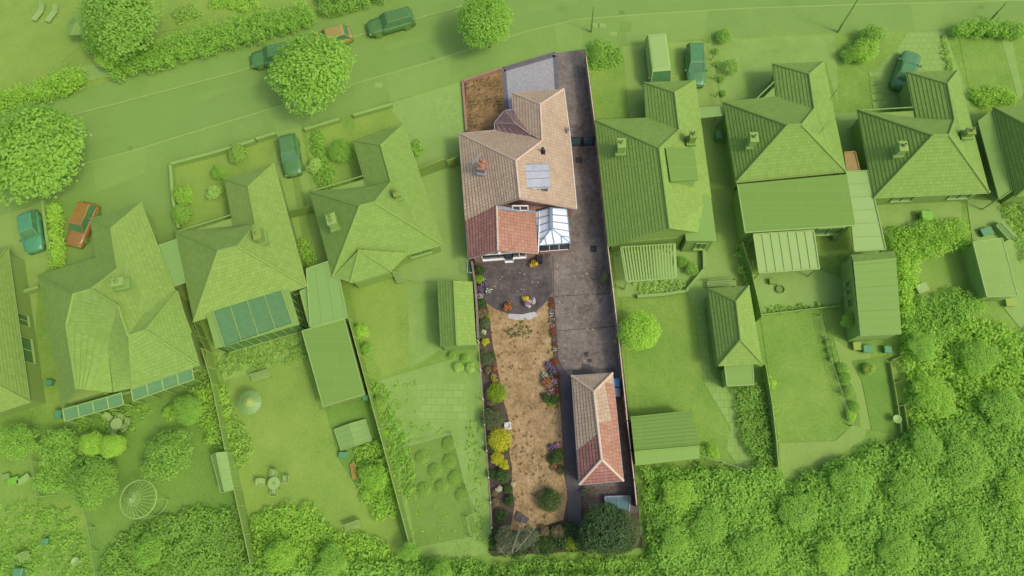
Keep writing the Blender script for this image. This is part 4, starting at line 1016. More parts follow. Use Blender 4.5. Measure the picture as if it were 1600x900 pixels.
G('lawn', [(970,465),(1073,457),(1086,482),(1100,600),(1140,668),(1136,738),(1094,700),(1080,640),(985,650)], 'grass')
G('path', [(1073,455),(1100,476),(1110,582),(1150,622),(1162,690),(1192,748),(1170,756),(1135,702),(1141,668),(1101,600),(1086,482)], 'slabs')
G('patio', [(1174,428),(1280,421),(1325,440),(1311,474),(1192,491)], 'concrete')
G('lawn', [(1188,495),(1283,490),(1310,590),(1332,664),(1304,688),(1216,690)], 'grass')
G('path', [(1217,692),(1305,689),(1332,664),(1352,664),(1352,684),(1300,720),(1230,760),(1218,730)], 'tan_concrete')
G('path', [(1302,527),(1318,541),(1360,547),(1360,560),(1330,563),(1346,596),(1361,670),(1345,672),(1337,612),(1316,580)], 'tan_concrete')
G('shrub_border', [(1284,492),(1301,525),(1316,582),(1337,614),(1345,668),(1333,664),(1311,590)], 'soil')
G('lawn', [(1332,566),(1390,555),(1412,680),(1362,672),(1347,596)], 'grass_dark')
G('rough_ground', [(1366,310),(1500,303),(1508,400),(1395,398),(1384,392)], 'gravel')
G('lawn', [(1408,398),(1518,392),(1545,480),(1430,560),(1409,520)], 'grass')
G('path', [(1510,310),(1560,314),(1600,380),(1600,520),(1560,470),(1520,378)], 'concrete')
G('path', [(1168,735),(1195,735),(1198,752),(1170,752)], 'slabs')
for i in range(5):
    p = P(1366+i*1.5, 116+i*12, GZ); mb = MB(); mb.box((p.x, p.y, GZ+.03), (1.0, .6, .05), .1); tag(mb.build('paving_slab', M('slabs')), ['topmost','second','third','fourth','lowest'][i]+' slab of the stepped edge beside the teal saloon drive', 'paving slab')

# ---------------------------------------------------------------- neighbours' walls and fences
wall('pale front wall of the red car drive with hedge behind', [(66,313),(73,370),(81,412)], .8, 'render', at=.8)
wall('low front wall of the bungalow with the skylit roof', [(266,256),(335,238),(398,219)], .7, 'brick_pale', at=.7)
wall('low side wall between the dark drive and the shrubby front garden', [(266,257),(270,310),(279,356)], .7, 'brick_pale', at=.7)
wall('short front wall left of the black hatchback', [(400,217),(430,208)], .7, 'brick_pale', at=.7)
wall('low front wall before the left yellow lawn', [(476,202),(530,186)], .6, 'brick_pale', at=.6)
wall('low front wall before the right yellow lawn', [(552,180),(612,163)], .6, 'brick_pale', at=.6)
fence('boundary fence between the rear gardens left of the parasol', [(316,545),(332,600),(352,700),(372,790),(392,880)], 1.5, 'fence_grey', 'fence_pale', at=1.5)
fence('boundary fence right of the long flat garage', [(545,497),(576,612),(600,700),(640,850)], 1.6, 'fence_tan', 'fence_pale', at=1.6)
railfence('thin wire fence round the corner of the left garden', [(42,668),(48,720),(56,776),(78,774),(112,764)], 1.1, at=1.1)
railfence('thin rail fence running off the bottom at the left', [(128,783),(136,825),(148,900)], 1.2, at=1.2)
railfence('wire fence with four posts before the gravel front garden', [(1110,57),(1115,85),(1118,115),(1122,143),(1123,164)], 1.0, at=1.0, step=1.8)
railfence('light wire netting round the vegetable bed', [(624,700),(706,677),(728,760),(746,800),(729,808),(736,840)], .9, at=.9, step=3)
fence('boundary fence along the lawn right of the hipped garage', [(1196,570),(1206,630),(1213,690),(1216,728)], 1.4, 'fence_grey', 'fence_pale', at=1.4)
railfence('low rail fence on the left side of the bed of round shrubs', [(1283,490),(1299,560),(1333,664)], .8, at=.8)
fence('fence between the pale veranda garden and the bungalow drive', [(1160,380),(1174,425),(1190,495)], 1.5, 'fence_grey', 'fence_pale', at=1.5)
wall('angled low wall round the terrace behind the pergola', [(1100,384),(1101,420),(1072,455),(1035,460),(996,463)], .6, 'render', at=.6)
railfence('low rail fence behind the dark felt shed', [(1094,711),(1130,722),(1164,733),(1216,732)], 1.0, at=1.0)
fence('rear boundary fence of the rough garden', [(1520,380),(1534,430),(1543,462)], 1.5, 'fence_grey', at=1.5)
fence('yellowish timber gate screen between two driveways', [(653,267),(694,252)], 1.7, 'fence_tan', 'tan_paint', at=1.4, step=1.1)
fence('low timber screen beside the gravel yard of the left neighbour', [(700,253),(717,247)], 1.6, 'fence_tan', 'tan_paint', at=1.4, step=1.1)
fence('plank edging fence beside the planted left passage', [(303,503),(322,548),(330,600)], 1.3, 'fence_tan', at=1.3)
fence('dark barrier gate across the drive behind the black hatchback', [(450,332),(484,324)], 1.5, 'fence_dark', at=1.3, step=1.6)
wall('white kerb wall in front of the skylit bungalow passage', [(22,460),(60,448)], .8, 'render', at=.8)
fence('narrow retaining wall round the pale patio', [(1190,492),(1312,478)], .5, 'render', 'kerb', at=.5, post='kerb')

# ---------------------------------------------------------------- vehicles
def car(x, y, dx, dy, L_, W_, H_, paint, label, kind='hatch', rails=False, cat='car', zb=GZ, mirror=True, name='parked_car'):
    a = P(x, y, zb+.8); d = P(x+dx, y+dy, zb+.8)-a; th = math.atan2(d.y, d.x); c = Vector((a.x, a.y, zb))
    t = thing(name, label, cat, c, None); R = Matrix.Rotation(th, 3, 'Z'); w = lambda p: c+R @ Vector(p)
    h = L_/2; W2 = W_/2; van = kind == 'van'
    hb = 1.15 if van else .92; sc = H_
    xs = [-1, -.985, -.93, -.8, -.55, -.2, .15, .45, .7, .86, .95, .99, 1]
    mb = MB(); prof = []
    for s_ in xs:
        wf = W2*(1-.20*abs(s_)**9-.05*abs(s_)**3) if not van else W2*(1-.10*abs(s_)**10)
        top = hb*(1-.16*max(0, (s_-.25))**1.2-.34*max(0, s_-.90)*4) if s_ > 0 else hb*(1-.25*max(0, -s_-.93)*5)
        if van and s_ < .6: top = hb
        prof.append([(-wf*.93, .22), (-wf, .45), (-wf*.985, top*.86), (-wf*.90, top), (-wf*.5, top+.035), (0, top+.05), (wf*.5, top+.035), (wf*.90, top), (wf*.985, top*.86), (wf, .45), (wf*.93, .22)])
    b0 = len(mb.v); m = 11
    for s_, pr in zip(xs, prof):
        for yy, zz in pr: mb.v.append(w((s_*h, yy, zz)))
    for i in range(len(xs)-1):
        for k in range(m-1): mb.f.append((b0+i*m+k, b0+(i+1)*m+k, b0+(i+1)*m+k+1, b0+i*m+k+1))
        mb.f.append((b0+i*m+m-1, b0+(i+1)*m+m-1, b0+(i+1)*m, b0+i*m))
    mb.f.append(tuple(b0+k for k in range(m))); mb.f.append(tuple(b0+(len(xs)-1)*m+k for k in reversed(range(m))))
    mb.build('body', M(paint), t, True)
    # cabin
    if kind == 'estate': lo = (-.95, .42); hi = (-.84, .14)
    elif kind == 'hatch': lo = (-.93, .42); hi = (-.72, .10)
    elif kind == 'saloon': lo = (-.72, .42); hi = (-.42, .10)
    else: lo = (-.985, .86); hi = (-.97, .62)
    wl, wh = W2*.88, W2*.70
    if van: wl, wh = W2*.97, W2*.86
    zl = hb-.02; zh = sc-.05
    B = [w((lo[0]*h, -wl, zl)), w((lo[1]*h, -wl*.94, zl-.02)), w((lo[1]*h, wl*.94, zl-.02)), w((lo[0]*h, wl, zl))]
    Tt = [w((hi[0]*h, -wh, zh)), w((hi[1]*h, -wh, zh)), w((hi[1]*h, wh, zh)), w((hi[0]*h, wh, zh))]
    gl = 'glass_blue'
    sidem = paint if van else gl
    def quad(nm, p, mt): q = MB(); n = pnormal_raw(p).normalized(); q.prism(p, [v-n*.03 for v in p]); q.build(nm, M(mt), t)
    quad('windscreen', [B[1], B[2], Tt[2], Tt[1]], gl); quad('rear_window' if not van else 'rear_door', [B[3], B[0], Tt[0], Tt[3]], gl if not van else paint)
    quad('side_window' if not van else 'side_panel', [B[0], B[1], Tt[1], Tt[0]], sidem); quad('side_window' if not van else 'side_panel', [B[2], B[3], Tt[3], Tt[2]], sidem)
    rf = MB(); n = len(Tt); e_ = .04
    ctr = sum(Tt, Vector())/4; big = [p+(p-ctr).normalized()*e_ for p in Tt]; sm = [ctr+(p-ctr)*.86+up*.07 for p in Tt]
    rf.poly([p+up*.005 for p in big]); 
    for i in range(4): j = (i+1) % 4; rf.poly([big[i]+up*.01, big[j]+up*.01, sm[j], sm[i]])
    rf.poly(sm); rf.build('roof', M(paint), t)
    pl = MB()
    for i in range(4): pl.bar(B[i], Tt[i], .08, .06)
    if not van:
        for f in (.5,): 
            for s0, s1 in ((0, 1), (3, 2)): pl.bar(B[s0].lerp(B[s1], f), Tt[s0].lerp(Tt[s1], f), .05, .05)
    pl.build('pillar', M(paint), t)
    if rails:
        for s_ in (-1, 1): r_ = MB(); r_.tube([w((hi[0]*h*.95, s_*wh*.93, sc+.0)), w((hi[1]*h*.6, s_*wh*.93, sc+.03))], .03, 6); r_.build('roof_rail', M('steel'), t)
    for sx in (-.62, .62):
        for sy in (-1, 1):
            wm = MB(); a0 = w((sx*h, sy*(W2-.20), .32)); a1 = w((sx*h, sy*(W2+.01), .32)); wm.tube([a0, a1], .32, 14); wh_ = wm.build('wheel', M('tyre'), t)
            rm = MB(); rm.tube([w((sx*h, sy*(W2+.005), .32)), w((sx*h, sy*(W2+.03), .32))], .2, 12); rm.build('rim', M('steel'), wh_)
    for sy in (-1, 1):
        l_ = MB(); l_.box(w((h*.94, sy*W2*.66, hb*.72)), (.22, .34, .14), th); l_.build('headlight', M('lamp'), t)
        l_ = MB(); l_.box(w((-h*.975, sy*W2*.72, hb*.80)), (.14, .26, .18), th); l_.build('taillight', M('lamp_red'), t)
        if mirror: l_ = MB(); l_.box(w((lo[1]*h*.80, sy*(W2+.07), hb+.02)), (.12, .2, .13), th); l_.build('mirror', M(paint), t)
    q = MB(); q.box(w((h*1.0, 0, .5)), (.03, .5, .11), th); q.build('number_plate', M('white'), t)
    return t
car(610, 34, -78, 22, 4.7, 1.85, 1.55, 'car_black', 'dark green-black estate car with silver roof rails driving on the road', 'estate', True, zb=.004)
car(425, 86, -60, 14, 4.3, 1.8, 1.5, 'car_green', 'dark teal car whose front shows left of the round street tree', 'hatch', zb=.004)
car(515, 59, -60, 17, 4.3, 1.8, 1.5, 'car_orange', 'orange car mostly hidden behind the round street tree', 'hatch', zb=.004)
car(453, 241, 10, 60, 4.2, 1.8, 1.5, 'car_green', 'dark green hatchback on the drive left of the yellow lawns', 'hatch')
car(127, 350, -22, 50, 4.3, 1.8, 1.6, 'car_red', 'red estate car with roof rails parked behind the hedge', 'estate', True)
car(48, 361, 9, 62, 4.1, 1.8, 1.5, 'car_blue', 'bright teal blue car at the far left drive', 'hatch')
car(1028, 100, 7, 52, 5.0, 1.95, 2.0, 'car_white', 'white van on the drive with its cab towards the bungalow', 'van', cat='van', name='parked_van')
car(1087, 101, 3, 60, 4.3, 1.8, 1.6, 'car_teal', 'teal estate car with roof rails beside the white van', 'estate', True)
car(1417, 109, 17, -48, 4.2, 1.8, 1.4, 'car_teal', 'dark teal saloon parked askew on the slabbed drive', 'saloon')

# ---------------------------------------------------------------- street things
def lamp_post(x, y, h, label, arm=(0, 1.5)):
    c = P(x, y, GZ); t = thing('street_lamp', label, 'street lamp', c)
    mb = MB(); mb.tube([c, c+up*1.2], .10, 8); mb.tube([c+up*1.2, c+up*h], .07, 8, .045); mb.build('post', M('lead'), t)
    mb = MB(); e_ = c+up*(h+.25)+Vector((arm[0], arm[1], 0)); mb.tube([c+up*h, c+up*(h+.2)+Vector((arm[0]*.5, arm[1]*.5, 0)), e_], .035, 6); mb.build('arm', M('lead'), t)
    mb = MB(); d = math.atan2(arm[1], arm[0]); mb.box(e_, (.7, .28, .14), d); mb.build('lamp_head', M('offwhite'), t)
lamp_post(1309, 50, 5.5, 'tall dark pole leaning over the right hand pavement edge')
lamp_post(924, 50, 3.6, 'grey street lamp standing near the end of the plot driveway')
lamp_post(1547, 32, 2.4, 'slim street lamp at the far right behind the hedge', (1.2, .6))
for x, y, lab in ((978,42,'dark square plate in the pavement above the white van'),(930,40,'pale square plate in the pavement left of the dark plate'),(941,40,'second pale plate touching the dark plate side'),(958,53,'small pale plate below the dark plate'),(1388,21,'pale plate in the road edge at the right'),(1335,23,'pale patch plate by the tall dark pole'),(592,133,'pale plate in the pavement above the yellow lawns')):
    p = P(x, y, GZ); big = x == 978; z_ = GZ if y > 35 or x < 600 else .004
    mb = MB(); mb.box((p.x, p.y, z_+.008), (1.1 if big else .75, 1.1 if big else .5, .014), -.1); mb.box((p.x, p.y, z_+.018), (.9 if big else .6, .9 if big else .38, .012), -.1)
    tag(mb.build('drain_cover', M('felt' if big else 'kerb')), lab, 'drain cover')
for x, y, lab in ((203,231,'small dark gully grate in the left stretch of kerb'),(676,90,'small dark gully grate in the kerb by the street trees'),(972,19,'small dark gully grate in the kerb above the white van')):
    p = P(x, y, .004); mb = MB(); mb.box((p.x, p.y, .014), (.45, .45, .02), .25)
    for k in range(4): mb.box((p.x-.15+k*.1, p.y, .03), (.04, .4, .012), .25)
    tag(mb.build('gully_grate', M('tyre')), lab, 'drain grate')

# ---------------------------------------------------------------- street and front-garden trees
tree(487,110,66,6.5,'leaf_mid','large round street tree hiding two cars on the road', kind='tree')
tree(760,34,45,6.0,'leaf_mid','street tree at the top centre above the block paved drive')
tree(55,240,72,6.5,'leaf_mid','large round street tree at the left edge of the road')
tree(190,32,64,7.0,'leaf_dark','big dark tree in the garden across the road')
tree(155,66,24,3.5,'leaf_lime','small lime shrub tree by the path to the pavement', kind='bush')
tree(168,92,20,3.0,'leaf_bright','small yellow-green tree on the hedge end near the concrete path', kind='bush')
hedge('long bright hedge behind the pavement left of the concrete path', [(-120,172),(-60,156),(0,142),(60,126),(125,98),(128,128),(60,152),(0,172),(-60,192),(-120,208)], 'leaf_lime', 1.8)
hedge('long bright hedge behind the pavement right of the concrete path', [(178,92),(260,58),(330,38),(400,20),(480,2),(492,28),(400,56),(300,84),(212,110),(172,118)], 'leaf_mid', 1.8)
hedge('dark hedge at the top edge right of the bright hedge', [(490,-20),(600,-40),(640,-30),(590,-2),(500,20)], 'leaf_dark', 1.5)
cover('shrub_bed', 'oval bed of low shrubs in the lawn across the road', [(270,20),(300,8),(314,20),(306,30),(280,38),(268,30)], 'leaf_olive', 7)
cover('shrub_bed', 'second bed of bright shrubs near the top edge', [(322,-10),(400,-10),(405,12),(350,18),(330,8)], 'leaf_lime', 7)
hedge('low yellow hedge beside the red car', [(78,325),(88,322),(96,412),(82,414)], 'leaf_bright', 1.2, step=6)
bush(533,236,17,'leaf_mid','dark round bush in the left yellow lawn', kind='ball')
bush(492,258,13,'leaf_pale','pale flowering bush beside the dark hatchback')
bush(288,305,17,'leaf_lime','bright shrub left side of the shrubby front garden'); bush(285,335,16,'leaf_mid','green shrub at the foot of the shrubby front garden')
bush(342,270,13,'leaf_mid','green shrub by the skylit bungalow front wing'); bush(335,300,14,'leaf_pale','pale flowered shrub against the skylit bungalow wing')
bush(372,240,15,'leaf_olive','olive shrub behind the front wall of the skylit bungalow')
cover('flower_border', 'planted border along the dark shared driveway', [(486,210),(500,205),(520,290),(500,298)], 'leaf_mid', 6)
cover('flower_border', 'pale flowers along the wall near the hatchback drive', [(470,380),(478,376),(500,436),(492,440)], 'leaf_lime', 6)
cover('flower_border', 'leafy edging on the red car side of the drive', [(300,495),(318,560),(330,600),(322,606),(300,520)], 'leaf_olive', 6)
tree(932,80,15,3.5,'leaf_dark','dark pointed conifer at the top right corner of the plot', kind='loose', name='conifer', flat=1.6)
cover('shrub_border', 'rounded border of shrubs by the dark conifer', [(922,70),(950,66),(970,80),(968,96),(940,104),(920,104)], 'leaf_mid', 6)
bush(1143,105,14,'leaf_olive','round hollow shrub in the gravel front garden', kind='spiky')
bush(1131,57,12,'leaf_dark','dark shrub in the top corner of the gravel garden')
for i, (x, y) in enumerate([(1119,80),(1122,100),(1127,123),(1130,146)]): bush(x, y, 6, 'leaf_mid', ['topmost','second','third','lowest'][i]+' small plant along the wire fence of the gravel garden')
bush(1363,56,20,'leaf_dark','dark leafy shrub behind the right hand pavement', kind='bush'); bush(1350,78,19,'leaf_lime','lime shrub below the dark leafy shrub')
bush(1330,85,14,'leaf_mid','green shrub left of the lime shrub on the lawn')
cover('shrub_border', 'narrow planted strip between the two slabbed drives', [(1467,56),(1474,55),(1490,112),(1482,112)], 'leaf_olive', 5, .15, .3, .1, .3)
hedge('hedge at the front of the far right lawn', [(1490,36),(1540,30),(1600,38),(1600,56),(1545,52),(1492,50)], 'leaf_mid', 1.3, step=7)
bush(1552,47,11,'leaf_pale','pale flowered bush on the far right hedge')
cover('shrub_border', 'scrubby plants at the foot of the far right lawn', [(1520,140),(1570,140),(1585,158),(1525,166)], 'leaf_lime', 6)
cover('shrub_border', 'shrubs along the front of the skylit bungalow drive', [(640,230),(655,224),(662,240),(648,246)], 'leaf_mid', 5)

# ---------------------------------------------------------------- rear gardens left
tree(145,694,22,3.5,'leaf_bright','left crown of the pair of yellow-green trees by the garden chairs'); tree(176,696,20,3.5,'leaf_bright','right crown of the pair of yellow-green trees by the garden chairs')
hedge('broad bright conifer hedge beside the thin wire fence', [(60,680),(112,672),(120,730),(108,765),(62,768)], 'leaf_mid', 2.2)
tree(146,752,40,3.2,'leaf_dark','large dark round tree left of the white garden frame')
tree(262,712,46,2.8,'leaf_dark','wide dark loose tree right of the white garden frame', kind='loose')
tree(296,640,24,3.0,'leaf_mid','small tree behind the white framed bay on the left'); bush(265,645,14,'leaf_lime','lime shrub by the rear bay of the rambling bungalow')
tree(28,690,34,3.5,'leaf_mid','scrubby tree in the garden below the leftmost bungalow', kind='loose')
cover('undergrowth','rough planting round the left boundary fence', [(300,610),(345,600),(372,690),(360,720),(330,700)], 'leaf_lime', 9, .3,.6,.2,1.0)
cover('undergrowth','leafy border right of the boundary fence', [(338,620),(378,660),(392,700),(372,750),(362,700)], 'leaf_olive', 8)
cover('undergrowth','mixed flowers below the dark roof panes', [(336,556),(400,535),(470,525),(478,556),(420,575),(350,592)], 'leaf_olive', 8, .2,.4,.1,.35)
cover('undergrowth','shaggy plants at the rear of the left lawn', [(400,800),(480,790),(520,830),(600,850),(640,905),(390,905)], 'leaf_lime', 9, .3,.6,.15,.8)
cover('undergrowth','leafy vegetable rows by the cold frame', [(560,700),(596,690),(616,745),(625,800),(590,810),(560,760)], 'leaf_lime', 8,.3,.5,.1,.6)
cover('undergrowth','dark planting between the white frame and the fence', [(190,830),(300,800),(372,800),(392,905),(150,905)], 'leaf_dark', 10,.4,.7,.2,.9)
cover('undergrowth','ground planting below the rambling bungalow', [(110,650),(200,625),(240,640),(200,680),(120,672)], 'leaf_mid', 10,.2,.4,.05,.3)
cover('undergrowth','weedy ground in the lower left garden', [(-10,790),(60,780),(120,800),(146,905),(-20,905)], 'leaf_mid', 11,.2,.4,.02,.25, kind='stuff')
cover('undergrowth','weedy growth between gravel yard and fence', [(576,600),(596,590),(640,700),(650,780),(625,770),(600,690)], 'leaf_mid', 8,.2,.35,.05,.3)
bush(564,517,13,'leaf_bright','bright bush at the left edge of the neighbour lawn'); bush(573,545,12,'leaf_mid','green bush below the bright bush on the neighbour lawn')
bush(591,632,12,'leaf_dry','dark rounded bush at the foot of the long garage', kind='ball')
tree(585,745,26,2.6,'leaf_lime','feathery small tree beside the tan boundary fence', kind='loose')
bush(602,676,7,'leaf_yellow','little yellow plant on the gravel edge')
cover('undergrowth','low leafy growth over the gravel yard', [(590,600),(650,590),(650,660),(700,670),(640,690),(612,690)], 'leaf_mid', 12,.12,.25,.02,.12)
for i, (x, y) in enumerate([(702,693),(703,720),(711,746),(722,773),(663,764),(660,714),(680,735),(690,760)]):
    bush(x, y, 10, 'leaf_dry' if i % 2 else 'leaf_olive', ['topmost brown mound by the netting','second brown mound by the netting','third brown mound by the netting','lowest brown mound by the netting corner','lone mound at the bottom left of the vegetable bed','mound at the top left of the vegetable bed','mound in the middle of the vegetable bed','mound low in the middle of the vegetable bed'][i], kind='ball', hf=.45, group='mounded plants in the vegetable bed')
for i, (x, y, r_) in enumerate([(716,574,9),(726,560,7),(735,575,9),(706,555,7)]): bush(x, y, r_, 'leaf_mid' if i % 2 else 'leaf_pale', ['pale climbing plant','green tub plant','pale tub plant','small green plant'][i]+' below the narrow ribbed garage')
# terraced edge of bottom-left woodland
cover('woodland', 'mass of treetops along the bottom left edge', [(380,884),(640,884),(765,912),(1010,902),(1020,960),(380,960)], 'leaf_mid', 10, .45, .9, .3, 1.3, .2, 30, cat='woodland')
cover('woodland', 'woodland canopy filling the bottom right of the view', [(1032,775),(1100,735),(1215,745),(1225,772),(1300,730),(1400,700),(1420,680),(1640,620),(1660,980),(1030,980)], 'leaf_mid', 9, .45, .95, .15, .95, .2, 36, cat='woodland')
cover('woodland', 'tangled canopy beyond the workshop at the right', [(1414,540),(1445,510),(1520,500),(1600,520),(1660,520),(1660,640),(1424,690)], 'leaf_lime', 11, .3, .7, .1, .7, .22, 26, cat='woodland')
TL_ = [(1060,770,36,'leaf_lime','rounded pale tree below the dark felt shed'),(1110,820,40,'leaf_mid','broad tree in the bottom wood left of centre right'),(1052,845,30,'leaf_mid','tree at the foot of the plot just outside its corner'),
 (1180,860,46,'leaf_dark','dark tree at the bottom edge of the wood'),(1250,800,42,'leaf_mid','full green tree right of the garden end wall'),(1330,760,48,'leaf_mid','large tree below the curved tan path'),(1420,770,46,'leaf_dark','dark tree in the middle of the right wood'),
 (1510,720,48,'leaf_mid','tall crown in the right wood'),(1570,640,46,'leaf_dark','dark crown at the right edge of the wood'),(1590,770,44,'leaf_lime','pale crown at the right edge of the wood'),(1500,840,50,'leaf_dark','dark bottom crown in the right wood'),
 (1400,860,44,'leaf_mid','green crown on the bottom edge right of centre'),(1460,620,42,'leaf_lime','light crown beyond the rail framed bed'),(1530,560,38,'leaf_mid','crown behind the timber outbuilding'),(1440,540,30,'leaf_mid','smaller crown right of the workshop end'),
 (1300,870,38,'leaf_lime','light crown at the bottom edge of the wood'),(1450,700,36,'leaf_mid','crown right of the framed vegetable bed')]
for x, y, r_, lf, lab in TL_: tree(x, y, r_*.85, 2.6, 'leaf_mid' if lf == 'leaf_dark' else lf, lab, kind='loose', flat=.45, group='trees of the bottom wood')
tree(520,876,28,3,'leaf_mid','tree at the bottom edge below the left lawn', kind='loose', flat=.55); tree(440,868,30,3.5,'leaf_lime','feathery tree at the bottom edge left of the slatted bench', kind='loose'); tree(690,898,24,3.5,'leaf_mid','tree crown just below the plot on its left', kind='loose'); tree(640,862,20,2.4,'leaf_mid','bushy tree at the end of the gravel yard', kind='loose')
tree(232,860,30,2.5,'leaf_mid','low spreading tree under the white garden frame', kind='loose')
# right gardens
tree(1000,518,33,3.5,'leaf_bright','bright yellow-green tree just right of the long fence')
cover('shrub_border','flowering border below the white pergola', [(990,442),(1070,438),(1072,452),(1000,460)], 'leaf_pale', 6,.15,.3,.1,.35)
bush(1080,420,13,'leaf_mid','shrub in the terrace corner beside the pergola'); bush(1066,410,10,'leaf_dark','dark shrub right against the pergola')
cover('shrub_border','leafy bank left of the fence near the little store', [(1150,610),(1190,606),(1206,640),(1214,730),(1196,746),(1164,690)], 'leaf_dark', 7,.3,.5,.2,.7)
bush(1203,598,11,'leaf_bright','bright bush at the top of the small garden fence'); bush(1112,706,14,'leaf_lime','pale shrub between the felt shed and the path')
bush(1096,705,10,'leaf_mid','green shrub touching the felt shed')
for i, (x, y) in enumerate([(1295,535),(1298,548),(1302,560),(1320,590),(1326,612),(1334,636),(1316,576)]): bush(x, y, 9 if i > 2 else 6, 'leaf_dark' if i % 2 else 'leaf_silver', ['topmost small','second small','third small','upper large','middle large','lower large','pale'][i]+' round shrub in the rail edged bed', kind='ball', group='round shrubs in the edged bed')
bush(1330,650,10,'leaf_bright','bright plant at the lower end of the edged bed')
bush(1357,577,10,'leaf_dry','orange flowering shrub in the dark lawn', flowers='fl_orange')
tree(1328,500,17,2.5,'leaf_dark','dark climber on the white workshop wall', kind='loose')
cover('undergrowth','wild arching bushes below the dark hipped bungalow', [(1385,365),(1430,350),(1500,345),(1515,385),(1470,392),(1400,400)], 'leaf_lime', 9,.4,.8,.3,1.2)
cover('undergrowth','yellowish scrub right of the workshop', [(1402,400),(1440,396),(1425,450),(1412,520),(1408,450)], 'leaf_bright', 8,.3,.6,.2,.9)
cover('undergrowth','long grass and scrub in the rough garden', [(1416,470),(1520,450),(1540,480),(1440,560),(1418,540)], 'leaf_mid', 9,.3,.6,.1,.8)
cover('undergrowth','plants round the back door of the far right bungalow', [(1560,320),(1610,318),(1620,400),(1600,410),(1580,360)], 'leaf_olive', 8,.2,.4,.1,.4)
cover('undergrowth','shrubs in the hedge line below the patio wall', [(1196,478),(1282,474),(1290,482),(1200,490)], 'leaf_mid', 6,.12,.25,.1,.25)
cover('undergrowth','climbing plants in the passage beside the veranda', [(1148,390),(1165,385),(1180,440),(1168,450)], 'leaf_mid', 7,.2,.4,.2,.8)

# ---------------------------------------------------------------- garden things (green)
def lounger(x, y, ang, label):
    c = P(x, y, GZ+.3); t = thing('sun_lounger', label, 'sun lounger', (c.x, c.y, GZ)); R = Matrix.Rotation(ang, 3, 'Z'); w = lambda p: Vector((c.x, c.y, GZ))+R @ Vector(p)
    mb = MB(); mb.box(w((-.25,0,.34)), (1.35,.62,.07), ang); mb.build('seat', M('white'), t)
    mb = MB(); mb.bar(w((.42,0,.36)), w((1.0,0,.75)), .62, .06); mb.build('backrest', M('white'), t)
    for sx in (-.8,.4):
        for sy in (-.26,.26): mb = MB(); mb.bar(w((sx,sy,0)), w((sx,sy,.33)), .05,.05); mb.build('leg', M('white'), t)
lounger(61,21,1.15,'left one of the two pale sun loungers on the top left lawn'); lounger(82,23,1.15,'right one of the two pale sun loungers on the top left lawn')
def parasol(x, y, r, label, h=2.3, mk='felt_light', n=8, centre='tan_paint'):
    c = P(x, y, h); t = thing('garden_parasol', label, 'parasol', (c.x, c.y, GZ)); mb = MB(); ap = c+up*.45
    for k in range(n):
        a = k*2*math.pi/n; b = (k+1)*2*math.pi/n; mb.poly([c+Vector((math.cos(a)*r, math.sin(a)*r, 0)), c+Vector((math.cos(b)*r, math.sin(b)*r, 0)), ap])
    mb.build('canopy', M(mk), t); mb = MB(); mb.tube([(c.x, c.y, GZ), (c.x, c.y, h+.5)], .03, 6); mb.build('pole', M('white'), t)
    if centre:
        mb = MB()
        for k in range(n):
            a = k*2*math.pi/n; b = (k+1)*2*math.pi/n; f = .4; mb.poly([ap.lerp(c+Vector((math.cos(a)*r, math.sin(a)*r, 0)), f)+up*.05, ap.lerp(c+Vector((math.cos(b)*r, math.sin(b)*r, 0)), f)+up*.05, ap+up*.05])
        mb.build('vent', M(centre), t)
parasol(390,629,1.0,'round two tone parasol on the left lawn', mk='bin_grey', n=12)
parasol(122,40,1.25,'pale hexagonal parasol beside the big dark tree', mk='felt_light', n=6, centre=None)
def chair(x, y, ang, label, group, mk='white'):
    c = P(x, y, GZ+.4); b = Vector((c.x, c.y, GZ)); t = thing('garden_chair', label, 'chair', b, group); R = Matrix.Rotation(ang, 3, 'Z'); w = lambda p: b+R @ Vector(p)
    mb = MB(); mb.box(w((0,0,.44)), (.5,.5,.06), ang); mb.build('seat', M(mk), t)
    mb = MB(); mb.bar(w((-.26,0,.44)), w((-.36,0,.88)), .5, .05); mb.build('backrest', M(mk), t)
    for sy in (-.27,.27): mb = MB(); mb.bar(w((-.28,sy,.64)), w((.22,sy,.64)), .06,.04); mb.build('armrest', M(mk), t)
    for sx in (-.2,.2):
        for sy in (-.2,.2): mb = MB(); mb.bar(w((sx,sy,0)), w((sx,sy,.43)), .045,.045); mb.build('leg', M(mk), t)
def table(x, y, r, label, mk='white', hole=True):
    c = P(x, y, GZ+.72); t = thing('garden_table', label, 'table', (c.x, c.y, GZ)); mb = MB(); mb.lathe((c.x, c.y, GZ+.7), [(r*.3,0),(r,0),(r,.04),(r*.3,.04)], 20) if not hole else mb.lathe((c.x, c.y, GZ+.7), [(r,0),(r,.045),(r*.35,.045),(r*.35,.01)], 20)
    mb.build('tabletop', M(mk), t)
    if hole: mb = MB(); mb.lathe((c.x, c.y, GZ+.715), [(r*.2,0),(r*.2,.06)], 12); mb.build('centre_hub', M('bin_grey'), t)
    for k in range(3): a = k*2.1; mb = MB(); mb.bar((c.x+math.cos(a)*r*.6, c.y+math.sin(a)*r*.6, GZ), (c.x+math.cos(a)*r*.4, c.y+math.sin(a)*r*.4, GZ+.7), .05,.05); mb.build('leg', M(mk), t)
table(428,755,.5,'round white table with four chairs on the left lawn')
chair(429,741,-1.6,'white chair above the round table on the left lawn','white chairs round the lawn table'); chair(410,753,0,'white chair left of the round table on the left lawn','white chairs round the lawn table'); chair(447,749,3.3,'white slatted chair right of the round table on the left lawn','white chairs round the lawn table'); chair(430,768,1.5,'white chair below the round table on the left lawn','white chairs round the lawn table')
table(182,662,.5,'white table among round chairs in the shaded left garden', hole=False)
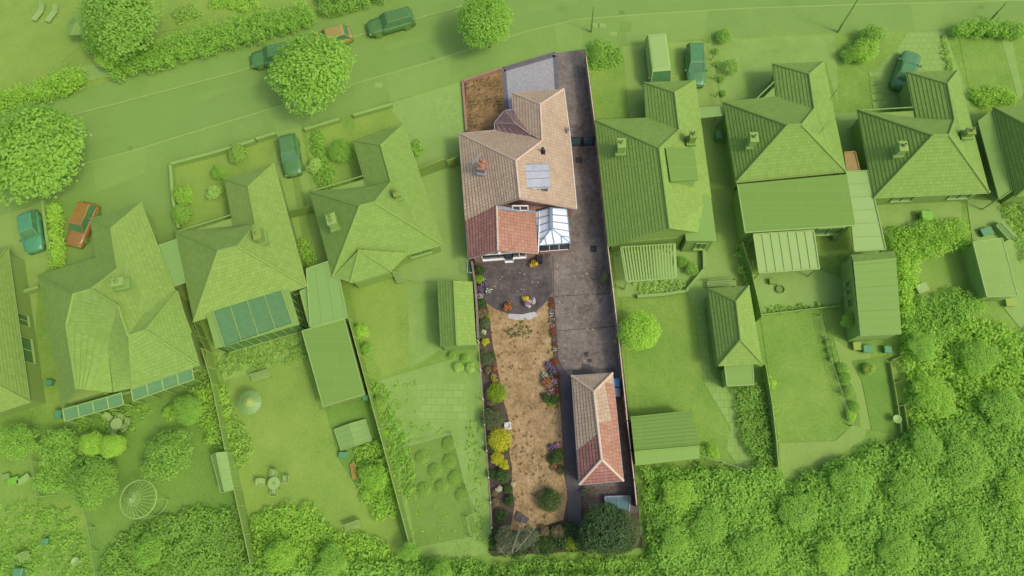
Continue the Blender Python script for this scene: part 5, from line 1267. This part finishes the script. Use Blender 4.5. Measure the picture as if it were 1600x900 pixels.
for i, (x, y, a) in enumerate([(171,652,-.7),(188,653,-1.6),(200,659,3.1),(195,668,2.4),(178,674,1.2)]): chair(x, y, a, ['upper left','upper','right','lower right','lower'][i]+' white chair round the shaded garden table', 'white chairs in the shaded garden')
# round white framed garden dome
c = P(222,781,GZ); t = thing('garden_gazebo', 'white round metal gazebo frame with spokes and a hub', 'gazebo', c); R_ = 1.45
def ring(cc, r, n=36): return [cc+Vector((r*math.cos(k*2*math.pi/n), r*math.sin(k*2*math.pi/n), 0)) for k in range(n+1)]
cr = P(216,780,2.2); mb = MB(); mb.tube(ring(cr, R_), .05, 6); mb.build('eaves_ring', M('white'), t)
hub = cr+up*.9; mb = MB(); mb.tube([hub-up*.1, hub+up*.15], .12, 10); mb.build('hub', M('white'), t)
for k in range(24):
    a = k*2*math.pi/24; q_ = cr+Vector((R_*math.cos(a), R_*math.sin(a), 0)); mb = MB(); mb.tube([q_, q_.lerp(hub, .5)+up*.18, hub], .018, 4); mb.build('spoke', M('white'), t)
mb = MB(); mb.tube(ring(hub.lerp(cr, .3), .5), .02, 4); mb.build('inner_ring', M('white'), t)
for k in range(6):
    a = k*math.pi/3; mb = MB(); mb.bar((cr.x+R_*math.cos(a), cr.y+R_*math.sin(a), GZ), (cr.x+R_*math.cos(a), cr.y+R_*math.sin(a), 2.2), .05,.05); mb.build('post', M('white'), t)
mb = MB(); mb.tube(ring(Vector((cr.x, cr.y, .5)), R_)[24:37], .03, 5); mb.build('low_rail', M('white'), t)
def greenhouse(name, label, A, B, C3, D3, ze, zr, cat='greenhouse'):
    q = P3((*A,ze),(*B,ze),(*C3,ze),(*D3,ze)); c = sum(q, Vector())/4; t = thing(name, label, cat, (c.x, c.y, GZ))
    r0 = (q[0]+q[1])/2+up*(zr-ze); r1 = (q[3]+q[2])/2+up*(zr-ze); mb = MB(); mb.poly([q[0], r0, r1, q[3]]); mb.poly([r0, q[1], q[2], r1]); 
    for i in range(4): j = (i+1) % 4; mb.poly([q[i], q[j], Vector((q[j].x, q[j].y, GZ)), Vector((q[i].x, q[i].y, GZ))])
    mb.build('glazing', M('poly_clear'), t)
    mb = MB()
    for k in range(5):
        f = k/4; a = q[0].lerp(q[3], f); b = q[1].lerp(q[2], f); r = r0.lerp(r1, f)
        for u_, v_ in ((a, r), (r, b)): mb.bar(u_+up*.02, v_+up*.02, .045,.045)
        for u_ in (a, b): mb.bar((u_.x, u_.y, GZ), u_, .045,.045)
    for a, b in ((q[0],q[3]),(q[1],q[2]),(r0,r1),(q[0],q[1]),(q[3],q[2])): mb.bar(a, b, .06,.06)
    mb.build('frame', M('white'), t); return t
greenhouse('greenhouse','narrow greenhouse by the fence between the left gardens', (330,711),(354,706),(365,765),(345,770), 1.7, 2.2)
greenhouse('cold_frame','low glass cold frame with white bars behind the long garage', (522,671),(571,655),(581,688),(533,704), .55, .8, 'cold frame')
greenhouse('greenhouse','small clear roofed frame at the far right path', (1556,352),(1568,346),(1588,368),(1576,374), .7, .9, 'cold frame')
# benches
def bench(x, y, ang, label, mk='offwhite', L_=1.3, g=True):
    c = P(x, y, GZ+.4); b = Vector((c.x, c.y, GZ)); t = thing('garden_bench', label, 'bench', b); R = Matrix.Rotation(ang, 3, 'Z'); w = lambda p: b+R @ Vector(p)
    mb = MB()
    for k in range(4): mb.box(w((0,-.21+k*.14,.43)), (L_,.09,.04), ang)
    mb.build('seat', M(mk, g), t); mb = MB()
    for k in range(3): mb.box(w((0,.29,.55+k*.14)), (L_,.03,.09), ang)
    mb.build('backrest', M(mk, g), t)
    for sx in (-L_/2+.08, L_/2-.08):
        for sy in (-.22,.25): mb = MB(); mb.bar(w((sx,sy,0)), w((sx,sy,.42 if sy < 0 else .9)), .06,.06); mb.build('leg', M(mk, g), t)
    return t
bench(551,822,.35,'white slatted bench by the lower left lawn edge'); bench(407,588,.32,'pale bench on the gravel below the dark roof panes','white',1.6); bench(1101,731,-.35,'small timber bench beside the wood below the felt shed','wood',1.1)
bench(1127,443,.05,'long white bench above the hipped garage','white',2.4); bench(38,870,.5,'pale bench in the lower left corner garden','offwhite',.9)
# wheelie bins, tubs, toys etc
def bin_(x, y, mk, label, g=True, h=1.05, size=(.55,.7), cat='bin', rz=0):
    c = P(x, y, h); b = Vector((c.x, c.y, GZ)); t = thing('wheelie_bin', label, cat, b); s0, s1 = size
    mb = MB(); R = Matrix.Rotation(rz, 3, 'Z'); f = lambda k, z_: [b+R @ Vector((sx*s0/2*k, sy*s1/2*k, z_)) for sx, sy in ((-1,-1),(1,-1),(1,1),(-1,1))]
    mb.prism(f(1, h-.08), f(.8, .08)); mb.build('body', M(mk, g), t); mb = MB(); mb.prism(f(.9, h+.02), f(1.08, h-.07)); mb.build('lid', M(mk, g), t)
    for sx in (-1,1): mb = MB(); q_ = b+R @ Vector((sx*s0*.4, s1*.36, .1)); mb.tube([q_-R @ Vector((.04,0,0)), q_+R @ Vector((.04,0,0))], .1, 10); mb.build('wheel', M('tyre', g), t)
bin_(963,598,'blue_plastic','bright blue wheelie bin between the garage and the fence', False); bin_(964,613,'bin_grey','grey wheelie bin below the bright blue bin', False)
bin_(843,404,'black','black water butt at the corner of the red tiled extension', False, 1.0, (.5,.6), 'water butt')
bin_(90,647,'cyan','cyan tub at the bottom corner of the rambling bungalow'); bin_(76,598,'cyan','small cyan box in the passage of the leftmost bungalow', True, .6, (.5,.5))
bin_(1124,210,'cyan','teal bin in the passage right of the mossy bungalow'); bin_(572,621,'cyan','teal water butt at the lower corner of the long garage', True, .9, (.5,.5)); bin_(1387,546,'cyan','round teal tub near the rail framed bed', True, .5, (.6,.6))
bin_(1590-340,378+2,'bin_grey','dark bin at the side of the veranda', True, .8, (.4,.4)) if False else None
bin_(1306,369,'bin_grey','dark tub in the courtyard right of the veranda', True, .7, (.5,.5)); bin_(1448,337,'lime','lime green and teal play box on the rough yard', True, .8, (.9,.9), 'toy box'); bin_(1356,545,'cyan','teal crate of pots below the workshop', True, .6, (.8,.6), 'crate')
bin_(70,846,'cyan','teal tub in the lower left garden', True, .5, (.5,.5)); bin_(28,895,'cyan','teal barrel on the bottom left edge', True, .7, (.7,.7)); bin_(536,711,'cyan','teal watering tub below the cold frame', True, .5, (.7,.5))
def crate(x, y, sz, mk, label, cat='box', name='garden_box', g=True, rz=.3, h=.4):
    c = P(x, y, h); b = Vector((c.x, c.y, GZ)); t = thing(name, label, cat, b)
    mb = MB(); mb.box(b+up*h/2, (sz[0], sz[1], h), rz); mb.build('body', M(mk, g), t); mb = MB(); mb.box(b+up*(h+.02), (sz[0]+.06, sz[1]+.06, .05), rz); mb.build('lid', M(mk, g), t); return t
crate(38,749,(1.0,.45),'white','white oblong planter by the wire fence corner', rz=.7); crate(22,752,(.8,.6),'lime','lime green toy heap at the left edge'); crate(10,745,(.6,.4),'felt_light','pale storage box at the left edge of the toy heap')
crate(1339,541,(.6,.6),'tan_paint','tan planter box at the workshop corner', rz=0); crate(1440,450,(.9,.7),'offwhite','pale garden box in the rough garden'); crate(1208,440,(.6,.4),'wood','small brown box on the pale patio', rz=0); crate(1579,473,(.8,.6),'tan_paint','tan box at the foot of the timber outbuilding', rz=0)
crate(1541,362,(.9,.6),'cyan','teal box along the far right garden path'); crate(122,410,(.1,.1),'white','x') if False else None
crate(553,736,(.35,1.2),'orange','narrow orange trough in the left vegetable plot', rz=.25, h=.25)
crate(237,362,(.6,1.0),'tan_paint','tan cover by the carport corner', rz=.5)
p = P(1218,453,GZ); mb = MB(); mb.lathe((p.x, p.y, GZ), [(.3,0),(.36,.25),(.33,.25),(.3,.12)], 16); t_ = mb.build('fire_bowl', M('tyre')); tag(t_, 'round dark fire bowl in the middle of the pale patio', 'fire bowl')
# folded striped parasol lying by the bay
c = P(620,432,.5); t = thing('swing_seat', 'folded striped garden seat by the hipped rear bay', 'garden seat', (c.x, c.y, GZ))
mb = MB(); mb.prism([c+Vector(v) for v in ((-.5,.5,.1),(.3,.4,.1),(.8,-.5,0),(.1,-.6,0))], [c+Vector(v) for v in ((-.5,.5,-.2),(.3,.4,-.2),(.8,-.5,-.3),(.1,-.6,-.3))]); mb.build('cushion', M('offwhite'), t)
for k in range(5): mb = MB(); a_ = c+Vector((-.5+k*.18,.5-.02*k,.14)); mb.bar(a_, a_+Vector((.55,-1.05,-.08)), .05,.04); mb.build('slat', M('grey'), t)
# rail framed bed at right
for i, (x0, y0, x1, y1) in enumerate([(1393,563,1408,557),(1396,599,1411,594),(1403,635,1417,632)]):
    fence(['upper','middle','lower'][i]+' short rail across the framed vegetable strip', [(x0,y0),(x1,y1)], .5, 'fence_pale', at=.5, step=1.2, name='garden_rail', pw=.06)
fence('long pale rail along the framed vegetable strip', [(1391,566),(1397,600),(1403,635),(1409,676)], .5, 'fence_pale', at=.5, name='garden_rail', pw=.06); fence('short outer rail at the lower end of the framed strip', [(1413,634),(1420,676)], .5, 'fence_pale', at=.5, name='garden_rail', pw=.06)
# rotary dryer / bird bath
for (x, y, lab) in ((1401,655,'small pale bird bath by the long rail'),(119,877,'pale oval tub in the lower left garden'),(542,670-7,'')):
    if not lab: continue
    p = P(x, y, .6); t = thing('bird_bath', lab, 'bird bath', (p.x, p.y, GZ)); mb = MB(); mb.lathe((p.x, p.y, GZ), [(.2,0),(.1,.1),(.1,.5)], 10); mb.build('pedestal', M('offwhite'), t); mb = MB(); mb.lathe((p.x, p.y, GZ+.5), [(.12,0),(.34,.14),(.30,.14),(.1,.06)], 14); mb.build('bowl', M('offwhite'), t)
# yellow bush & poles
cover('undergrowth', 'sparse seedlings over the netted vegetable bed and gravel', [(600,690),(700,668),(745,700),(755,840),(690,870),(650,850)], 'leaf_lime', 16, .08, .22, .02, .08)
cover('undergrowth', 'weeds along the wall side of the netted bed', [(728,660),(750,655),(762,850),(748,860)], 'leaf_mid', 9, .1, .25, .02, .15)
bush(311,791,6,'leaf_bright','tiny yellow bush near the fence in the dark garden')

# ---------------------------------------------------------------- the plot: plants
def pot(x, y, r, fl, label, leaf='leaf_green', mk='terracotta'):
    p = P(x, y, .4); t = thing('flower_pot', label, 'flower pot', (p.x, p.y, GZ)); mb = MB(); mb.lathe((p.x, p.y, GZ+.03), [(r*.6,0),(r*.85,.35),(r*.95,.35),(r*.95,.42),(r*.8,.42),(r*.75,.3)], 14); mb.build('pot', M(mk, False), t)
    sp = [(p.x, p.y, .55, r*1.1, .7)]; leaves('foliage', leaf_arrays(sp, .10, 130), M(leaf, False), t)
    sp = [(p.x+random.uniform(-1,1)*r*.9, p.y+random.uniform(-1,1)*r*.9, .65+random.uniform(0,.15), .14, .8) for _ in range(9)]; leaves('flowers', leaf_arrays(sp, .08, 220), M(fl, False), t)
pot(794,479,.34,'fl_orange','pot of orange-red flowers on the curved edge of the patio'); pot(821,469,.24,'fl_yellow','small pot of yellow flowers near the patio rim'); pot(829,474,.34,'fl_white','pot of white and purple flowers on the patio rim'); pot(824,474,.2,'fl_purple','small purple flowered pot between the yellow and white pots'); pot(834,413,.26,'fl_yellow','pot of yellow-orange flowers at the rear corner of the red tiled extension')
def fplant(x, y, r, leaf, fl, label, hf=.8): return bush(x, y, r, leaf, label, g=False, flowers=fl, hf=hf, name='flowering_plant', cat='plant')
bush(750,423,10,'leaf_green','dark green shrub at the house end of the left border', False); bush(748,436,8,'leaf_lime','small light green shrub below the first border shrub', False)
fplant(754,438,5,'leaf_green','fl_white','white flowering plant beside the patio'); fplant(756,447,8,'leaf_dark','fl_purple','upper purple flowering plant beside the patio'); fplant(749,455,8,'leaf_dark','fl_purple','lower purple flowering plant by the boundary'); fplant(763,455,6,'leaf_green','fl_white','white flowering clump spilling onto the patio'); fplant(751,462,6,'leaf_green','fl_white','small pale flowering plant below the purple ones')
fplant(744,461,6,'leaf_dark','fl_red','dark red plant against the boundary wall'); bush(752,474,9,'leaf_green','green shrub under the end of the patio', False)
bush(752,490,9,'leaf_dry','dry brownish shrub in the upper border', False); bush(757,505,9,'leaf_olivebush','olive bush in the upper border', False); bush(749,512,7,'leaf_green','green bush close to the boundary wall', False)
bush(752,523,7,'leaf_silver','silvery bush left of the dry lawn', False)
bush(758,534,7,'leaf_yellow','small yellow bush in the left border', False); bush(760,561,11,'leaf_olivebush','spreading olive shrub in the left border', False, 'spiky'); bush(768,556,6,'leaf_green','small dark shrub at the lawn edge', False); bush(756,553,7,'leaf_olive','olive shrub by the second fence post', False)
fplant(774,575,5,'leaf_dry','fl_orange','small orange flowering plant at the lawn edge'); fplant(771,588,5,'leaf_olive','fl_yellow','upper yellow flowering plant at the lawn edge'); fplant(773,595,5,'leaf_olive','fl_yellow','lower yellow flowering plant at the lawn edge')
bush(762,578,7,'leaf_dry','withered shrub near the rail fence', False)
bush(776,614,14.5,'leaf_lime','bright green ball shaped bush in the left border', False, 'ball', name='round_bush')
bush(769,656,19,'leaf_olivebush','grey-green spreading bush below the bright ball bush', False, 'loose')
bush(781,687,17,'leaf_yellow','large yellow-green round bush in the left border', False, 'ball', name='round_bush')
bush(777,716,13,'leaf_yellow','ragged yellow-green bush below the round one', False, 'loose'); bush(787,727,9,'leaf_yellow','small yellow-green bush at the lawn edge', False)
bush(784,744,13,'leaf_green','dark green bush in the lower left border', False); bush(769,742,9,'leaf_dark','dark shrub against the rail fence', False)
bush(780,764,6,'leaf_pale','small pale yellow plant in the bare soil', False); bush(794,764,9,'leaf_green','green shrub by the pale yellow plant', False); bush(802,756,4,'leaf_pale','tiny pale flowering plant on the lawn edge', False)
bush(796,782,10,'leaf_dark','dark shrub at the lower lawn edge', False); bush(783,806,13,'leaf_dark','dark rounded shrub near the bottom of the border', False); bush(773,785,8,'leaf_dry','brown shrub by the rail fence', False)
bush(773,770,6,'leaf_dry','withered shrub above the brown one', False)
# flower strip
for i, (x, y, fl, r_) in enumerate([(861,469,'fl_red',4.5),(861,477,'fl_red',4.5),(861,486,'fl_pink',4.5),(861,491,'fl_white',4),(862,500,'fl_pink',4.5),(863,509,'fl_pink',4),(863,516,'fl_red',5),(864,523,'fl_red',5),(865,531,'fl_purple',3.5),(866,538,'fl_red',5),(866,546,'fl_white',4)]):
    fplant(x, y, r_, 'leaf_green', fl, ['topmost','second','third','fourth','fifth','sixth','seventh','eighth','ninth','tenth','last'][i]+' flowering clump down the narrow strip beside the driveway', .6)
# island bed
for x, y, r_, lf, fl, lab in [(866,566,7,'leaf_green','fl_red','red flowers at the top of the island bed'),(857,571,7,'leaf_green','fl_purple','violet flowering plant at the top left of the island bed'),(864,580,8,'leaf_dark','fl_purple','dark purple clump in the island bed'),(871,587,6,'leaf_dark','fl_red','crimson clump at the drive side of the island bed'),
  (850,586,6,'leaf_silver','fl_white','pale blue-white clump at the left of the island bed'),(854,597,9,'leaf_dry','fl_orange','large orange-red flowering mass in the island bed'),(866,596,7,'leaf_green','fl_pink','pink flowering clump behind the orange mass'),(860,611,7,'leaf_green','fl_pink','pink and grey clump below the orange mass'),(869,610,6,'leaf_green','fl_red','small red clump at the drive side')]:
    fplant(x, y, r_, lf, fl, lab)
bush(853,621,8,'leaf_green','green bush at the lower left of the island bed', False); bush(867,624,9,'leaf_green','green bush at the lower right of the island bed', False); bush(862,630,6,'leaf_lime','small light bush at the foot of the island bed', False)
fplant(862,700,7,'leaf_green','fl_purple','pale violet flowering shrub at the top of the lower bed'); fplant(871,696,6,'leaf_green','fl_pink','pale pink shrub at the top right of the lower bed'); bush(870,712,11,'leaf_green','dark green bush in the middle of the lower bed', False); bush(861,718,8,'leaf_dark','dark bush at the left of the lower bed', False)
fplant(866,730,8,'leaf_olive','fl_orange','orange tinged plant at the foot of the lower bed', .5); bush(876,735,7,'leaf_olivebush','olive plant at the bottom right of the lower bed', False)
bush(858,781,17.5,'leaf_green','large dark green clipped round bush on the lower lawn', False, 'ball', name='round_bush', hf=1.0)
bush(914,766,8,'leaf_silver','grey-green shrub at the lower garage corner', False); fplant(917,800,6,'leaf_green','fl_red','small red and white flowering plant beside the path'); bush(919,811,8,'leaf_lime','bright green plant beside the big dark tree', False)
# bottom shrubbery
cover('undergrowth', 'dark tangled undergrowth across the foot of the plot', [(770,828),(800,834),(830,834),(890,815),(930,835),(930,861),(770,868)], 'leaf_dark', 8, .25, .5, .1, .6, .14, 50, g=False)
tree(792,845,24,3.2,'leaf_silver','silvery green sparse tree in the bottom left corner of the plot', False, 'loose', bark='pale_bark'); tree(823,838,22,3.4,'leaf_silver','silvery tree with bare pale branches left of centre at the plot foot', False, 'loose', bark='pale_bark')
bush(853,852,16,'leaf_green','green shrub at the centre of the plot foot', False, 'loose'); bush(836,855,12,'leaf_olivebush','olive shrub between the silvery tree and the green shrub', False, 'loose'); bush(872,830,12,'leaf_dry','brown-green domed shrub by the path end', False); bush(850,831,11,'leaf_dry','reddish brown shrub under the lawn edge', False)
bush(891,850,13,'leaf_lime','lime shrub at the end of the path', False, 'loose'); bush(912,845,12,'leaf_dark','dark shrub right of the lime shrub', False)
for x0, y0, x1, y1, lab in ((806,862,838,822,'long pale bare branch rising from the silvery tree'),(776,850,789,868,'short pale bare branch in the bottom left corner'),(800,862,818,808,'thin pale bare branch above the dark slab')):
    a = P(x0, y0, 2.6); b = P(x1, y1, 3.6); m = a.lerp(b, .5)+up*.15; mb = MB(); mb.tube([a, m, b], .028, 6, .010); mb.tube([m, m+Vector((.35,.4,.2))], .02, 5, .008); mb.tube([m.lerp(b,.5), m.lerp(b,.5)+Vector((-.3,.3,.15))], .018, 5, .008)
    mb.tube([a, Vector((a.x-.1, a.y-.1, GZ))], .03, 6); tag(mb.build('bare_branch', M('pale_bark', False)), lab, 'branch')
tree(946,826,43,4.2,'leaf_deep','big dense dark green tree at the bottom right of the plot', False, 'tree'); tree(978,826,26,4.4,'leaf_olivebush','yellowish green tree at the bottom right corner of the plot', False, 'tree'); tree(925,838,22,3.4,'leaf_deep','smaller dark tree leaning over the path end', False, 'tree')
tree(972,842,24,3.8,'leaf_green','dark crown at the very foot of the plot right side', False, 'tree')
# slab, cold frame, grit pot, small leftovers
q = P3((803,811,.35),(810,799,.35),(827,811,.35),(822,819,.35)); mb = MB(); mb.prism(q, [p-up*.3 for p in q]); tag(mb.build('timber_slab', M('path', False)), 'dark slab lying on the lower lawn below the bare branches', 'slab')
q = P3((945,776,.6),(985,775,.6),(983,800,.6),(949,800,.6)); c = sum(q, Vector())/4; t = thing('cold_frame', 'white framed glass cold frame half under the big dark tree', 'cold frame', (c.x, c.y, GZ)); mb = MB(); mb.prism([p for p in q], [p-up*.5 for p in q]); mb.build('glass_panel', M('glass_teal', False), t)
mb = MB()
for i in range(4): mb.bar(q[i]+up*.02, q[(i+1) % 4]+up*.02, .10,.08)
mb.bar((q[0]+q[1])/2+up*.03, (q[2]+q[3])/2+up*.03, .05,.05); mb.build('frame', M('lead', False), t)
p = P(793,665,.3); mb = MB(); mb.lathe((p.x, p.y, GZ), [(.25,0),(.28,.22),(.22,.22),(.16,.1)], 14); mb.box((p.x, p.y, GZ+.05), (.6,.6,.06), .1); tag(mb.build('stone_bowl', M('render', False)), 'grey stone bowl on a slab at the left lawn edge', 'stone bowl')
for x, y, lab in ((756,442,''),):
    pass
p = P(780,395,2.9); t = thing('security_light', 'small white security light at the gable peak of the red tiled extension', 'security light', p); mb = MB(); mb.lathe(p-up*.1, [(.05,0),(.16,.05),(.16,.25),(.05,.3)], 12); mb.build('housing', M('white', False), t)
# downpipe / drain clutter near left of the house
p = P(735,425,.5); mb = MB(); mb.tube(P3((730,408,1.2),(730,426,1.2),(737,426,1.2),(737,426,.1)), .05, 6); tag(mb.build('downpipe', M('lead', False)), 'grey downpipe at the back left corner of the tan tiled bungalow', 'pipe')
# fern over the long fence
bush(944,434,9,'leaf_olivebush','feathery green shoot poking over the long fence', False, 'loose', hf=2.2)
bush(963,534,4,'leaf_yellow','tiny yellow flowered shoot on the long fence', False, hf=4.5)
# scattered leaves and petals on the concrete
mb = MB()
for k in range(70):
    x = random.uniform(868, 940); y = random.uniform(400, 480) if k < 50 else random.uniform(480, 570); p = P(x, y, GZ+.02); s_ = random.uniform(.015, .05); mb.box((p.x, p.y, GZ+.025), (s_*2, s_*1.4, .01), random.uniform(0, 3))
for k in range(16):
    x = random.uniform(762, 855); y = random.uniform(425, 470); p = P(x, y, GZ+.02); s_ = random.uniform(.02, .05); mb.box((p.x, p.y, GZ+.03), (s_*2, s_*1.4, .01), random.uniform(0, 3))
tag(mb.build('fallen_petals', M('ridge_pale', False)), 'pale fallen petals and crumbs scattered over patio and driveway', 'petals', kind='stuff')

for pts, lab in (([(912,551),(917,549),(920,553),(918,557),(913,556)],0), ([(918,561),(924,560),(925,565),(919,566)],0), ([(906,577),(912,568),(920,570),(929,575),(930,582),(906,583)],0), ([(907,567),(910,566),(911,569),(908,570)],0)):
    G('oil_stain', pts, 'drain' if pts[0][0] in (912,918) else 'path', False, 97)
# green tufts coming through the dry lawn
def tufts(label, pts, leaf, n, s=.07):
    V = []; xs = [q[0] for q in pts]; ys = [q[1] for q in pts]; sp = []
    while len(sp) < n:
        x = random.uniform(min(xs), max(xs)); y = random.uniform(min(ys), max(ys))
        if inpoly(x, y, pts):
            q = P(x, y, GZ+.03); k = mnoise.noise(Vector((q.x*.6, q.y*.6, 9)))
            if k > random.uniform(-.35, .45): sp.append((q.x, q.y, GZ+.02, random.uniform(.05, .12), .4))
    return tag(leaves('grass', leaf_arrays(sp, s, 320, lower=0), M(leaf, False)), label, 'grass', kind='stuff')
LW = [(765,492),(794,492),(816,494),(838,489),(857,470),(862,560),(872,640),(880,746),(884,800),(860,815),(830,828),(800,822),(802,760),(797,700),(790,640),(778,580),(768,520)]
tufts('withered brown tufts over the dry rear lawn', LW, 'leaf_dry', 170)
tufts('green regrowth in the lawn just below the curved step', [(788,503),(825,502),(832,520),(800,528),(786,515)], 'leaf_olivebush', 60)
tufts('dry brown tufts over the front lawn', [(730,130),(783,110),(787,172),(772,190),(770,202),(730,204)], 'leaf_dry', 200)
tufts('scattered debris and moss along the garage yard', [(912,762),(975,760),(940,800),(915,800)], 'leaf_dry', 60)

cover('undergrowth', 'low green thicket just below the foot of the plot', [(640,872),(766,884),(1008,872),(1030,880),(1030,915),(640,915)], 'leaf_mid', 7, .25, .5, .05, .5, .16, 40)
cover('undergrowth', 'green thicket just outside the bottom right corner of the plot', [(1006,738),(1060,732),(1064,800),(1050,905),(1020,900),(1014,850)], 'leaf_mid', 7, .25, .5, .1, .8, .16, 40)
bush(905,853,9,'leaf_deep','low dark bush left of the big dark tree at the plot foot', False); bush(835,843,9,'leaf_green','small green bush between the pale bare branches', False); bush(812,852,12,'leaf_olivebush','olive bush under the silvery trees', False, 'loose'); bush(781,834,10,'leaf_green','small green bush at the end of the rail fence', False)
bush(766,640,7,'leaf_dark','dark bush behind the grey-green spreading bush', False); bush(790,700,7,'leaf_green','green bush peeping out right of the yellow-green round bush', False); bush(766,630,6,'leaf_dry','dried shrub under the bright green ball bush', False); bush(795,742,6,'leaf_olive','olive bush at the lawn edge below the yellow bushes', False)
bush(764,700,8,'leaf_dark','dark bush by the rails left of the yellow-green bush', False); bush(755,520,6,'leaf_pale','small pale bush in the upper left border', False); bush(762,493,6,'leaf_lime','small lime bush at the top left corner of the dry lawn', False)
